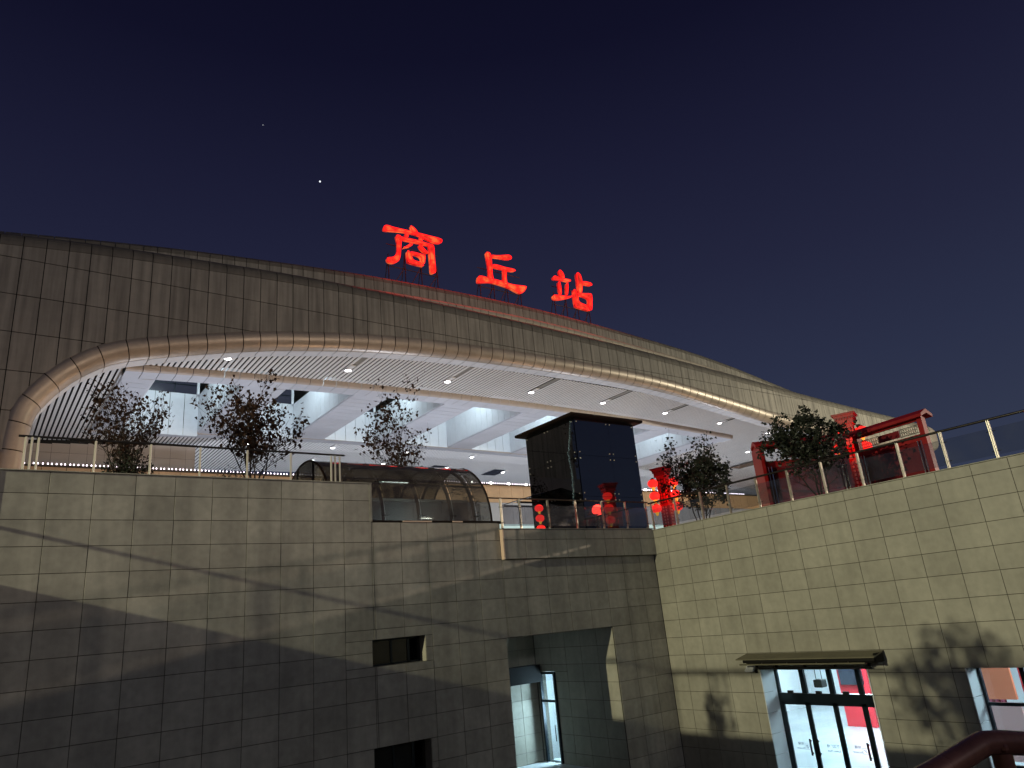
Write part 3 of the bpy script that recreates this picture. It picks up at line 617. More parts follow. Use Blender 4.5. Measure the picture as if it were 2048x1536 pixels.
MB().tube([(16.1, 20.35, PZ), (16.1, 20.35, 4.0)], .02, 6).tube([(16.1, 20.35, 4.0), (16.25, 20.25, 4.0)], .015, 6).build('pole', 'black', ls)
MB().lathe((16.1, 20.35, PZ), [(.2, 0), (.2, .03), (.03, .05)], 12).build('base_plate', 'black', ls)
for k in range(3): lantern_on(ls, (16.25, 20.25, 3.80-.36*k), .62)

# ------------------------------------------------------------------ roofed red display boards (open-book plan)
RZ = 5.50
def board_wall(P, Q, label, lattice, gable):
    a = Vector((*P, 0)); b = Vector((*Q, 0)); d = (b-a).normalized(); n = Vector((d.y, -d.x, 0)); Ln = (b-a).length; mid = (a+b)/2
    t = thing('display_board', label, 'display board', (mid.x, mid.y, PZ))
    if n.dot(mid) > 0: n = -n
    MB().prism([(-.30, RZ-.17), (0, RZ), (.30, RZ-.17), (.30, RZ-.27), (0, RZ-.14), (-.30, RZ-.27)], lambda p: tuple(a-d*.15+n*p[0]+Vector((0, 0, p[1]))), lambda p: tuple(b+d*.15+n*p[0]+Vector((0, 0, p[1])))).build('roof', 'red', t)
    for s_ in (.10, Ln-.10): MB().rbox(a+d*s_, d, n, .09, .10, PZ, RZ-.15).build('post', 'red', t)
    if gable: MB().prism([(-.46, PZ), (.46, PZ), (.46, RZ-.32), (0, RZ-.04), (-.46, RZ-.32)], lambda p: tuple(a-d*.10+n*p[0]+Vector((0, 0, p[1]))), lambda p: tuple(a+d*.02+n*p[0]+Vector((0, 0, p[1])))).build('gable_wall', 'red', t)
    MB().rbox(a+d*Ln/2, d, n, Ln/2-.19, .05, RZ-.33, RZ-.25).build('upper_beam', 'red', t)
    MB().rbox(a+d*Ln/2, d, n, Ln/2-.19, .05, RZ-1.00, RZ-.78).build('lower_beam', 'red', t)
    MB().rbox(a+d*Ln/2, d, n, Ln/2-.21, .03, PZ+.12, RZ-1.00).build('board_panel', 'darkred', t)
    MB().rbox(a+d*Ln/2, d, n, Ln*.15, .03, RZ-.70, RZ-.46).build('name_board', 'darkred', t)
    if lattice:
        for s0 in (.24, .48, .72, Ln-.98, Ln-.74, Ln-.5):
            la = MB()
            for k in range(3):
                for j in range(2):
                    cx_ = s0+.08*k; cz = RZ-.64+.11*j; pts = [a+d*(cx_+.05*math.cos(math.pi/3*i+math.pi/6))+Vector((0, 0, cz+.055*math.sin(math.pi/3*i+math.pi/6))) for i in range(6)]
                    la.tube(pts, .008, 4, True)
            la.build('hexagon_lattice', 'rail', t)
        for z in (RZ-.45, RZ-.71): MB().tube([a+d*.2+Vector((0, 0, z)), a+d*Ln*.35+Vector((0, 0, z))], .010, 5).tube([a+d*Ln*.65+Vector((0, 0, z)), b-d*.2+Vector((0, 0, z))], .010, 5).build('lattice_rail', 'rail', t)
    for s_ in (.20, .32, Ln-.32, Ln-.20): MB().tube([a+d*s_+n*.14+Vector((0, 0, PZ)), a+d*s_+n*.14+Vector((0, 0, RZ-1.0))], .022, 8).build('chrome_pole', 'chrome', t)
    return t
board_wall((22.85, 15.35), (25.35, 13.40), 'roofed dark red display board with a gable end, half hidden by the evergreen tree', False, True)
board_wall((25.45, 13.05), (25.0, 10.35), 'roofed dark red display board with open lattice below its ridge', True, False)
cl = tag(MB().rbox((24.6, 13.9, 0), (math.cos(-.63), math.sin(-.63), 0), (math.sin(.63), math.cos(.63), 0), .45, .02, 3.05, 3.16).build('white_notice', 'white'), 'narrow white notice strip at the foot of the display board', 'notice')
hp = MB()
for k in range(150):
    t_ = random.random(); y = 12.9-2.4*t_; hp.ball((24.35+random.uniform(-.1, .1), y, 2.93+random.uniform(-.04, .05)), random.uniform(.02, .06), 5, 3)
stuff(tag(hp.build('white_gravel', 'pebble'), 'pale heap of gravel along the foot of the red boards', 'gravel'))

# ------------------------------------------------------------------ trees
def tree(name, label, base, height, spread, leaf_n, leaf_m, leaf_s, stems, seed, group, droop=False, dense=.0, leaf_low=.25, fill=None, size=None):
    rnd = random.Random(seed); t = thing(name, label, 'tree', base, group); B = Vector(base); tr = MB(); tips = []
    def grow(p, d, L, r, depth):
        pts = [p]; rs = [r]; n = 5
        for i in range(n):
            d = (d+Vector((rnd.uniform(-.16, .16), rnd.uniform(-.16, .16), rnd.uniform(-.02, .12)))).normalized()
            p = p+d*L/n; pts.append(p); rs.append(max(.003, r*(1-.75*(i+1)/n)))
            if depth < 3 and i >= 1:
                for _ in range(2 if depth < 2 else 1):
                    if rnd.random() < .72:
                        an = rnd.uniform(0, 6.28); tilt = rnd.uniform(.45, .95)
                        nd = (d*math.cos(tilt)+Vector((math.cos(an), math.sin(an), .25)).normalized()*math.sin(tilt)).normalized()
                        grow(p, nd, L*rnd.uniform(.36, .55), rs[-1]*.65, depth+1)
            if depth >= 1: tips.append((p.copy(), depth))
        tr.tube(pts, rs, 6 if depth < 2 else 4)
        tips.append((p.copy(), depth+1))
    for k in range(stems):
        an = 6.283*k/stems+rnd.uniform(-.4, .4); lean = rnd.uniform(.08, .42) if stems > 1 else 0
        d = Vector((math.cos(an)*lean*spread, math.sin(an)*lean*spread, 1)).normalized()
        grow(B+Vector((math.cos(an)*.05, math.sin(an)*.05, 0)), d, height*rnd.uniform(.72, 1.0), .036*height/3*(1.2 if stems == 1 else .9), 0)
    if size:
        zt = sorted(q[1].z if False else q[0].z for q in tips)[-2]; rr = sorted(math.hypot(q[0].x-B.x, q[0].y-B.y) for q in tips)[int(len(tips)*.93)]; kz = size[0]/(zt-B.z); kr = size[1]/rr
        fit = lambda p: Vector((B.x+(p[0]-B.x)*kr, B.y+(p[1]-B.y)*kr, B.z+(p[2]-B.z)*kz))
        tr.v = [tuple(fit(p)) for p in tr.v]; tips = [(fit(p), d_) for p, d_ in tips]; height = size[0]
    tr.build('trunk', 'bark', t)
    lv = MB(); tips = [q for q in tips if q[0].z > B.z+height*leaf_low]
    for k in range(leaf_n):
        p, dp = tips[rnd.randrange(len(tips))]
        p = p+Vector((rnd.gauss(0, .05+dense), rnd.gauss(0, .05+dense), rnd.gauss(0, .05+dense*.8)))
        s_ = leaf_s*rnd.uniform(.6, 1.3); a = Vector((rnd.uniform(-1, 1), rnd.uniform(-1, 1), rnd.uniform(-1.6, .2) if droop else rnd.uniform(-.6, .8))).normalized(); b = a.orthogonal().normalized(); b.rotate(Matrix.Rotation(rnd.uniform(0, 6.28), 3, a)); c_ = a.cross(b)*.22
        lv.add([p, p+a*s_*.35+b*s_*.36+c_*s_, p+a*s_, p+a*s_*.35-b*s_*.36+c_*s_], [(0, 1, 2), (0, 2, 3)])
    if fill:
        fc, fr, fz, fn = fill; fc = Vector(fc); k = 0
        while k < fn:
            u = Vector((rnd.gauss(0, 1), rnd.gauss(0, 1), rnd.gauss(0, 1))).normalized()*rnd.random()**.45
            p = fc+Vector((u.x*fr, u.y*fr, u.z*fz)); p += Vector((noise.noise(p*1.3), noise.noise(p*1.3+Vector((7, 0, 0))), noise.noise(p*1.3+Vector((0, 7, 0)))))*.55
            if noise.noise(p*2.3+Vector((seed, 0, 0))) < .02+.22*u.length-.1*rnd.random(): 
                if rnd.random() < .93: continue
            k += 1; s_ = leaf_s*rnd.uniform(.6, 1.3); a = Vector((rnd.uniform(-1, 1), rnd.uniform(-1, 1), rnd.uniform(-.7, .9))).normalized(); b = a.orthogonal().normalized(); b.rotate(Matrix.Rotation(rnd.uniform(0, 6.28), 3, a)); c_ = a.cross(b)*.2
            lv.add([p, p+a*s_*.4+b*s_*.30+c_*s_, p+a*s_, p+a*s_*.4-b*s_*.30+c_*s_], [(0, 1, 2), (0, 2, 3)])
    lv.build('crown', leaf_m, t)
    return t
TG = 'sparse dry leaved trees on the tall left block'
tree('young_tree', 'sparse dry leaved tree on the block, leftmost of those fully in view', (2.95, 20.75, 4.12), 2.3, 1.15, 1050, 'leafb', .105, 7, 11, TG, True, .03, .03, size=(3.0, 1.15))
tree('young_tree', 'dry leaved tree with the densest brown leaves, right end of the block', (6.25, 20.7, 4.12), 2.6, 1.15, 2100, 'leafb', .118, 7, 5, TG, True, .04, .04, size=(3.4, 1.35))
tree('young_tree', 'tall thin dry leaved tree rising behind the glass vault', (13.1, 25.2, PZ), 6.6, .62, 1150, 'leafb', .155, 5, 23, TG, True, .04, .30, size=(7.75, 1.4))
tree('young_tree', 'bare dry leaved tree cut off by the left edge of the photo', (-.85, 20.6, 3.6), 2.3, 1.1, 420, 'leafb', .085, 5, 31, TG, True, .02, .05, size=(2.7, 1.1))
tree('evergreen_tree', 'dark evergreen tree with twiggy top beside the lantern column', (26.75, 21.5, PZ), 3.1, .75, 900, 'leafg', .15, 5, 41, 'evergreens behind the right wall', False, .08, .42, ((26.75, 21.4, 5.5), 1.5, 1.4, 4300), size=(5.1, 1.35))
tree('evergreen_tree', 'dark round evergreen tree in front of the red display boards', (22.1, 12.75, PZ), 2.35, .95, 800, 'leafg', .14, 4, 52, 'evergreens behind the right wall', False, .09, .45, ((21.95, 12.95, 4.85), 1.25, .9, 3600), size=(2.9, 1.25))
def bush(label, c, rx, rz, n, m, s_, seed):
    rnd = random.Random(seed); t = thing('bush', label, 'bush', c); lv = MB(); st = MB()
    for k in range(14):
        an = rnd.uniform(0, 6.28); q = Vector(c)+Vector((math.cos(an)*rx*rnd.random(), math.sin(an)*rx*rnd.random(), rz*rnd.uniform(.8, 1.7))); st.tube([c, (Vector(c)+q)/2+Vector((.05, 0, .05)), q], [.012, .008, .003], 4)
    for k in range(n):
        u = Vector((rnd.gauss(0, 1), rnd.gauss(0, 1), rnd.gauss(0, 1))).normalized()*rnd.random()**.45; p = Vector(c)+Vector((u.x*rx, u.y*rx, rz+u.z*rz))
        p += Vector((noise.noise(p*2.1), noise.noise(p*2.1+Vector((9, 0, 0))), noise.noise(p*2.1+Vector((0, 9, 0)))))*.22
        a = Vector((rnd.uniform(-1, 1), rnd.uniform(-1, 1), rnd.uniform(-.6, 1))).normalized(); b = a.orthogonal().normalized(); q = s_*rnd.uniform(.6, 1.3)
        lv.add([p, p+a*q*.4+b*q*.35, p+a*q, p+a*q*.4-b*q*.35], [(0, 1, 2, 3)])
    st.build('stems', 'bark', t); lv.build('leaves', m, t); return t
bush('dense low bush tangled among the stems of the leftmost tree', (3.05, 20.7, 4.15), .62, .52, 1900, 'leafg', .07, 3)
bush('low bush under the densest brown tree on the block', (5.6, 20.9, 4.15), .6, .34, 700, 'leafg', .07, 4)
bush('dark bush peeping over the top of the glass vault', (17.0, 26.2, PZ), .8, 1.9, 1500, 'leafg', .10, 8)
bush('wide bush beyond the left court railing', (-4.6, 11.6, 2.9), 1.0, .95, 1500, 'leafg', .12, 9)
bush('small dark shrub beyond the left court railing', (-4.5, 15.8, 3.0), .32, .55, 400, 'leafg', .09, 10)
tag(MB().box(.8, 8.9, YA+.6, YA+4.0, 4.15, 4.20).build('planter_soil', 'soil'), 'dark soil bed behind the railing on the tall left block', 'soil bed')

# ------------------------------------------------------------------ near handrail
hr = thing('stair_handrail', 'dark red painted stair handrail close by at the lower right', 'handrail', (1.985, .855, -2.0))
MB().tube([(1.10, .945, -.46), (1.428, .921, -.419), (1.725, .89, -.39), (1.898, .871, -.366), (1.935, .866, -.361), (1.975, .848, -.364), (2.061, .82, -.379), (2.458, .711, -.46), (3.3, .45, -.62)], .0265, 14).build('rail_pipe', 'handrail', hr, smooth=True)
MB().tube([(1.985, .855, -.385), (1.985, .855, -2.0)], .022, 12).build('post', 'handrail', hr, smooth=True)
MB().ball((1.955, .835, -.372), .011, 8, 5).build('bolt', 'handrail', hr)

# ------------------------------------------------------------------ STATION
st = thing('railway_station', 'huge station building with a curved metal roof over a bright white arched canopy', 'station', (46, 75, PZ))
Y0 = 50.0
SEAM = smooth_tab([(.55, 10.5), (.8, 14.39), (1.6, 16.2), (2.86, 17.75), (4.12, 18.83), (5.3, 19.55), (6.62, 20.08), (9.1, 20.76), (12.0, 21.45), (15.3, 22.15), (18.97, 22.75), (24.1, 23.42), (30.3, 23.92), (38, 24.22), (46, 24.35), (54, 24.33), (60, 24.08), (66.3, 23.52), (73.7, 22.74), (80.5, 22.0), (88, 21.45), (96, 21.12), (106, 20.95), (116, 20.98), (122, 21.2)])
CAPT = smooth_tab([(-8, 25.7), (-4, 26.2), (0, 26.7), (5.2, 27.2), (11, 27.55), (18.6, 27.93), (27.6, 28.07), (38, 28.0), (51.4, 27.68), (63, 27.2), (77, 26.45), (88, 25.8), (100, 25.25), (114.6, 24.72), (122, 24.3)])
def seam(x): return 12.1 if x < .62 else lerp(SEAM, x)
def capt(x): return lerp(CAPT, x)
def soff(x): return 23.04-.00069*(x-46)**2
XJ = [.305+1.25*i for i in range(-6, 98)]; XJ = [x for x in XJ if x < 121.6]+[122.0]
ROWZ = [12.1+2.5*i for i in range(0, 8)]; CH = 1.2
# flat fascia panels
g_ = .025; far = MB(); cnt = 0
back = MB()
for xa, xb in zip(XJ, XJ[1:]):
    n = 8 if xa < 6 else 2
    xs = [xa+(xb-xa)*i/n for i in range(n+1)]
    back.grid([[(x, Y0+.05, seam(x)-.1) for x in xs], [(x, Y0+.05, capt(x)-CH+.1) for x in xs]])
    for z0 in ROWZ:
        z1 = z0+2.5
        lo = [max(z0+g_, seam(x)+.03) for x in xs]; hi = [min(z1-g_, capt(x)-CH-.03) for x in xs]
        xs2 = [min(max(x, xa+g_), xb-g_) for x in xs]
        ok = [i for i in range(n+1) if hi[i]-lo[i] > .01]
        if len(ok) < 2: continue
        i0, i1 = ok[0], ok[-1]
        poly = [(xs2[i], lo[i]) for i in range(i0, i1+1)]+[(xs2[i], hi[i]) for i in range(i1, i0-1, -1)]
        pr = MB().prism(poly, lambda p: (p[0], Y0, p[1]), lambda p: (p[0], Y0+.04, p[1]))
        cnt += 1
        if cnt <= 300 and xa < 112: pr.build('fascia_panel', 'metal', st)
        else: far.add(pr.v, pr.f)
if far.v: stuff(far.build('far_fascia_panels', 'metal', st))
stuff(back.build('fascia_backing', 'gap', st))
# rounded cap panels along the top of the fascia
def cap_prof(x, off=0):
    t_ = capt(x); zb = t_-CH; return [(Y0-off, zb+.0)]+[(Y0+1.25-(1.25+off)*math.cos(a), zb+.25+(CH-.25+off)*math.sin(a)) for a in [math.pi/2*i/6 for i in range(7)]]+[(Y0+3.0, t_+off+.12)]
bk = MB()
for xa, xb in zip(XJ, XJ[1:]):
    xs = (xa+g_, (xa+xb)/2, xb-g_)
    MB().shell([[(x, *q) for x in xs] for q in zip(*[iter([])])] if False else [[(x, *cap_prof(x)[k]) for x in xs] for k in range(9)], [[(x, *cap_prof(x, -.05)[k]) for x in xs] for k in range(9)]).build('cap_panel', 'cap', st, smooth=False)
    bk.grid([[(x, *cap_prof(x, -.06)[k]) for x in (xa, xb)] for k in range(9)])
stuff(bk.build('cap_backing', 'gap', st))
# lip panels: swept round the mouth
pts = [Vector((x, 0, z)) for x, z in SEAM]
acc = [0]
for a, b in zip(pts, pts[1:]): acc.append(acc[-1]+(b-a).length)
def at_s(s_):
    for i in range(len(acc)-1):
        if s_ <= acc[i+1]: f = (s_-acc[i])/(acc[i+1]-acc[i]+1e-9); return pts[i].lerp(pts[i+1], f)
    return pts[-1]
def nrm(s_):
    d = at_s(min(acc[-1], s_+.5))-at_s(max(0, s_-.5)); d.normalize(); return Vector((d.z, 0, -d.x))
def s_of_x(x):
    for i in range(len(acc)-1):
        if pts[i+1].x >= x: return acc[i]+(acc[i+1]-acc[i])*(x-pts[i].x)/(pts[i+1].x-pts[i].x+1e-9)
    return acc[-1]
sj = []; s_ = 0; s6 = s_of_x(6.555)
nl = 7
sj = [s6*i/nl for i in range(nl)]+[s_of_x(x) for x in XJ if x > 6.5]
LP = [(.02*0, Y0-.0)]+[(1.22*math.sin(a), Y0+.95-.95*math.cos(a)-.06*math.sin(2*a)) for a in [math.pi/2*i/8 for i in range(1, 9)]]
LP2 = [(1.235, Y0+.97), (1.235, Y0+2.15), (.15, Y0+2.2)]
def lp(s_, q, o=0): v = at_s(s_)+nrm(s_)*(q[0]-o); return (v.x, q[1]+o*.8, v.z)
bk = MB()
for a, b in zip(sj, sj[1:]):
    gl_ = .034; ss = (a+gl_, a+(b-a)/3, a+(b-a)*2/3, b-gl_)
    MB().shell([[lp(s_, q) for s_ in ss] for q in LP], [[lp(s_, q, .05) for s_ in ss] for q in LP]).build('lip_panel', 'lip', st, smooth=True)
    MB().shell([[lp(s_, q) for s_ in ss] for q in LP2], [[lp(s_, q, .05) for s_ in ss] for q in LP2]).build('lip_soffit_panel', 'white', st)
    bk.grid([[lp(s_, q, .14) for s_ in (a, b)] for q in LP+LP2])
stuff(bk.build('lip_backing', 'gap', st))
# rounded nose at the far right end
ns = MB(); rows = []
for k in range(9):
    u = k/8; f = math.sqrt(max(0, 1-u*u)); x = 122+4.4*u
    full = [(Y0+2.1, 20.05)]+[(Y0+.95-.95*math.cos(a), 21.2-1.22*math.sin(a)) for a in [math.pi/2*(1-i/6) for i in range(7)]]+[(Y0, 22.2)]+[(q[0], q[1]) for q in cap_prof(122)]
    rows.append([(x, Y0+2.2+(y-Y0-2.2)*(.25+.75*f), 22.35+(z-22.35)*f) for y, z in full])
ns.grid(rows); ns.build('nose_cone', 'lip', st, smooth=True)
# white arched slatted ceiling
YL, YF1, YF2, YBK = 52.2, 59.9, 78.6, 98.6
MOD = .41667; SW = .255; n_parts = 0; stm = MB()
LX = [15.0+10.36*k for k in range(0, 8)]
def slat(x, y0, y1, part):
    global n_parts
    z = soff(x); q = MB().box(x-SW/2, x+SW/2, y0, y1, z, z+.05)
    if part and n_parts < 300: q.build('slat', 'slat', st); n_parts += 1
    else: stm.add(q.v, q.f)
k = 0; x = 1.6
lst = []
while x < 121:
    if x < 8.0: lst.append((x, YL, 84.5 if x < 20 else YBK))
    elif x < 84.0:
        near = [l for l in LX if abs(l-x) < .33]
        lst.append((x, 56.9 if near else YL, YF1)); lst.append((x, YF2+1.7, YBK))
    else: lst.append((x, YL, YBK))
    x += MOD
lst.sort(key=lambda q: (q[1] > 60, q[0]))
for q in lst: slat(*q, True)
stuff(stm.build('far_slats', 'slat', st))
vd = MB(); xs = [0+2*i for i in range(62)]
for y0, y1, xa, xb in ((YL-1.5, YF1, 0, 122), (YF2+1.5, YBK+.5, 0, 122), (YF1, YF2+1.5, 0, 8), (YF1, YF2+1.5, 84, 122)):
    q = [x for x in xs if xa <= x <= xb]; vd.grid([[(x, y0, soff(x)+.32) for x in q], [(x, y1, soff(x)+.32) for x in q]])
vd.build('ceiling_void', 'dark', st)
for lx in LX[1:7]: MB().box(lx-.30, lx+.30, YL, 56.2, soff(lx)+.04, soff(lx)+.09).build('shadow_slot', 'cap', st)  # dark strips drawn in for the shadow bands between lamps and lip
# coffer frame: tan bullnose trims and grey strip panels
BZ = .52
def strip(y0, y1, front, label_x=(8.0, 84.0)):
    x = label_x[0]
    while x < label_x[1]-.1:
        xe = min(x+1.25, label_x[1]); a, b = x+.025, xe-.025
        q = []
        for th in range(5):
            an = math.pi/2*th/4; q.append((y0+.28-.28*math.cos(an), -BZ+.28-.28*math.sin(an)))
        rows = [[(xx, y0, soff(xx)-.0+.02) for xx in (a, b)]]+[[(xx, yy, soff(xx)+zz) for xx in (a, b)] for yy, zz in q]
        bkr = [[(xx, yy+.04, zz+.03) for xx, yy, zz in r_] for r_ in rows]
        MB().shell(rows, bkr).build('trim_panel', 'trim', st, smooth=False)
        rows = [[(xx, yy, soff(xx)-BZ) for xx in (a, b)] for yy in (y0+.29, y1)]
        MB().shell(rows, [[(xx, yy, zz+.05) for xx, yy, zz in r_] for r_ in rows]).build('strip_panel', 'beam', st)
        x = xe
strip(YF1, YF1+2.0, True); strip(YF2, YF2+1.6, True)
# beams and the openings between them
BL = [(8.0, 10.5)]+[(17.8+10.33*k, 21.5+10.33*k) for k in range(6)]+[(80.0, 84.0)]
for i, (xa, xb) in enumerate(BL):
    z0 = soff((xa+xb)/2)-BZ+.004; y = YF1+2.0
    bm = MB().box(xa+.20, xb-.20, YF1+2.0, YF2, z0+.065, z0+.3).build('beam', 'gap', st)
    while y < YF2-.05:
        ye = min(y+1.2, YF2); MB().bbox(xa+.18, xb-.18, y+.025, ye-.025, z0, z0+.06, .006).build('beam_panel', 'beam', bm); y = ye
    for xe, sgn in ((xa, -1), (xb, 1)):
        outer = (i == 0 and sgn < 0) or (i == len(BL)-1 and sgn > 0)
        MB().tube([(xe-sgn*.18, YF1+2.0, z0+.15), (xe-sgn*.18, YF2, z0+.15)], .16, 10).build('edge_roll', 'beam', bm, smooth=True)
        y = YF1+2.0
        while y < YF2-.05:
            ye = min(y+1.2, YF2); MB().box(xe-.05, xe+.05, y+.02, ye-.02, z0+.16, z0+.75 if outer else 26.3).build('side_panel', 'white', bm); y = ye
for (a0, a1), (b0, b1) in zip(BL, BL[1:]):
    x = a1+.05; nn = 5; wd = (b0-a1-.1)/nn
    for k in range(nn):
        z0 = soff(x)-BZ+.02
        MB().box(x+wd*k+.025, x+wd*(k+1)-.025, YF2-.06, YF2+.02, z0, 26.3).build('opening_panel', 'white', st)
    cw = MB().box(a1+.05, b0-.05, YF2+.3, YF2+.34, 26.3, 29).build('clerestory', 'duskglass', st)
    for k in range(4): MB().box(a1+.05+(b0-a1-.1)*k/3-.05, a1+.05+(b0-a1-.1)*k/3+.05, YF2+.22, YF2+.30, 26.3, 29).build('mullion', 'aluframe', cw)
    MB().box(a1+.05, b0-.05, YF2+.22, YF2+.295, 27.35, 27.45).build('mullion', 'aluframe', cw)
    MB().tube([(b0-.25, YF2-.4, 26.2), (b0-.25, YF2-.4, 29)], .16, 10).build('corner_post', 'white', st, smooth=True)
    lamp('coffer_light', 'AREA', ((a1+b0)/2, YF1+9, 28.7), 820, CYN, target=((a1+b0)/2, YF1+14, 22), size=3)
MB().box(2, 121, YF1+2, YF2+2, 29.05, 29.2).build('lantern_roof', 'dark', st)
# end wall and back wall
ew = MB(); x = -6.0
while x < 19.0:
    for z0 in (4, 6.5, 9, 11.5, 14, 16.5, 19.0, 20.6):
        z1 = min(z0+2.5, soff(x)-.3, 23)
        if z0 == 19.0: z1 = 20.6
        if z1 > z0+.1: MB().box(x+.012, min(x+1.6, 19.0)-.012, 84.6, 84.66, z0+.012, z1-.012).build('end_wall_panel', 'trim', st)
    x += 1.6
MB().box(-6, 19, 84.67, 84.9, PZ, 22.3).build('end_wall_core', 'gap', st)
MB().box(-4, 126, 82.16, 82.4, PZ, 18.5).build('front_wall_core', 'gap', st)
x = -4.0
while x < 124:
    MB().box(x+.02, x+2.08, 82.0, 82.1, 16.1, 18.5).build('orange_panel', 'orange', st); MB().box(x+.02, x+2.08, 82.05, 82.15, 13.1, 16.08).build('facade_panel', 'facade', st); x += 2.1
MB().box(-5, 140, 99.06, 99.3, PZ, 22.3).build('back_wall_core', 'gap', st)
MB().box(-4, 126, 82.03, 82.12, 11.8, 13.08).build('lobby_band', 'greenp', st)
MB().box(.2, 126, 81.6, 82.4, 18.52, 18.60).build('ledge', 'rail', st)
lg = MB().box(-8, .55, Y0-.6, 98, PZ, 12.05).build('leg_base', 'facade', st)
for q in ((64, 66.6, 89.7, 93.6), (53.5, 56, 90.2, 93.8), (99, 103, 67, 72.6), (86, 89, 86, 90)):
    MB().bbox(q[0], q[1], q[2], q[3], soff((q[0]+q[1])/2)-.06, soff((q[0]+q[1])/2)-.005, .01).build('ceiling_hatch', 'screen', st)
# roof sheet and the set-back upper tier
UT = smooth_tab([(-8, 29.8), (-.2, 30.88), (4.2, 31.5), (10.3, 32.27), (17.3, 32.95), (26, 33.65), (34.5, 34.05), (44, 34.25), (51.2, 34.2), (59, 33.9), (66.4, 33.5), (74.6, 33.0), (82, 32.3), (90, 31.2), (105, 28.9), (122, 26.0)])
def ut(x): return lerp(UT, x)
YU = 58.0; XU = [-8+1.02*i for i in range(0, 127)]
rf = MB(); rf.grid([[(x, Y0+3.0, capt(x)+.04) for x in XU], [(x, YU+.3, ut(x)-2.9) for x in XU]])
rf.grid([[(x, YU+1.0, ut(x)-.02) for x in XU], [(x, YU+14, ut(x)-.5) for x in XU], [(x, 100, 26) for x in XU]])
rf.build('roof_sheet', 'roof', st)
def up(x, k):
    t_ = ut(x)
    return {0: [(YU+.55, t_-2.85)]+[(YU+.35-.35*math.cos(a), t_-2.5-.35*math.cos(a)*0-.35*(1-math.sin(a))+.25*(a/1.57)) for a in (.3, .8, 1.3)][::-1]*0+[(YU-.22, t_-2.70), (YU-.45, t_-2.40), (YU-.45, t_-2.15), (YU-.25, t_-1.90), (YU, t_-1.78)],
            1: [(YU, t_-1.75), (YU, t_-.78)],
            2: [(YU, t_-.75), (YU+.05, t_-.42), (YU+.30, t_-.15), (YU+.75, t_)]}[k]
bk = MB()
for xa, xb in zip(XU, XU[1:]):
    for k, nm, mm in ((0, 'crest_roll', 'roll'), (1, 'crest_panel', 'metal'), (2, 'crest_cap', 'cap')):
        A = [up(x, k) for x in (xa+g_, xb-g_)]; rows = [[(xa+g_, *A[0][j]), (xb-g_, *A[1][j])] for j in range(len(A[0]))]
        MB().shell(rows, [[(p[0], p[1]+.05, p[2]-.02) for p in r_] for r_ in rows]).build(nm, mm, st)
    bk.grid([[(x, YU+.08, ut(x)-2.7) for x in (xa, xb)], [(x, YU+.08, ut(x)-.6) for x in (xa, xb)], [(x, YU+.8, ut(x)-.05) for x in (xa, xb)]])
stuff(bk.build('crest_backing', 'gap', st))

# ceiling lamps, spotlights and the string of bulbs
LAMP0 = None
def ceiling_lamp(x, y, label, group):
    global LAMP0
    z = soff(x)-.12
    if LAMP0 is None:
        t = thing('ceiling_lamp', label, 'lamp', (x, y, z), group)
        MB().lathe((x, y, z), [(.34, .10), (.36, 0), (.30, -.03), (.26, .02)], 14).build('housing', 'white', t); MB().lathe((x, y, z), [(.25, -.035), (.25, -.02), (.001, -.015)], 12).build('lens', 'spot', t)
        MB().rbox((x, y-.7, 0), (1, 0, 0), (0, 1, 0), .22, .5, z+.02, z+.10).build('reflector_plate', 'slat', t); LAMP0 = t
    else:
        t = copy_tree(LAMP0); t.location = (x, y, z); t['label'] = label; t['group'] = group
ORD = ['leftmost', 'second from the left', 'third from the left', 'fourth from the left', 'fifth from the left', 'sixth from the left', 'seventh from the left', 'eighth from the left', 'ninth from the left', 'tenth from the left', 'eleventh from the left', 'twelfth from the left']
for k in range(8): ceiling_lamp(LX[k]-.2, 56.5, 'bright ceiling lamp in the row nearest the curved roof edge, '+ORD[k], 'bright lamps in the front row of the ceiling')
for k in range(7): ceiling_lamp(24.6+10.45*k, 83.8, 'bright ceiling lamp in the row just behind the open coffers, '+ORD[k], 'bright lamps in the middle row of the ceiling')
for k in range(6): ceiling_lamp(35.1+10.4*k, 90.8, 'bright ceiling lamp in the rearmost row above the orange wall, '+ORD[k], 'bright lamps in the rear row of the ceiling')
for y in (64.6, 72.4): ceiling_lamp(93.5, y, 'bright ceiling lamp right of the coffers, '+('nearer the roof edge' if y < 70 else 'farther from the roof edge'), 'bright lamps right of the coffers')
for k in range(14):
    x = 54.5+3.11*k if k < 13 else 88.5
    t = thing('spotlight', 'small spotlight on the orange wall ledge, '+(ORD[k]+' of the row' if k < 12 else 'rightmost but one' if k == 12 else 'rightmost, by the lantern column'), 'spotlight', (x, 81.9, 18.6), 'spotlights along the orange wall')
    MB().box(x-.1, x+.7, 81.7, 81.95, 18.62, 18.8).build('housing', 'black', t); MB().ball((x-.22, 81.7, 18.72), .19, 8, 5).build('lens', 'spot', t)
sl = thing('string_lights', 'long string of tiny white bulbs along the ledge of the orange wall', 'string lights', (50, 81.6, 18.62))
BM = MB().lathe((0, 0, 0), [(.065, 0), (.055, .07), (.012, .16)], 6).mesh('bulb', 'bulb')
MB().tube([(1, 81.55, 18.62), (118, 81.55, 18.62)], .02, 5).build('cable', 'rail', sl)
for k in range(300): inst('bulb', BM, sl, (2.2+.375*k+random.uniform(-.04, .04), 81.5, 18.64))

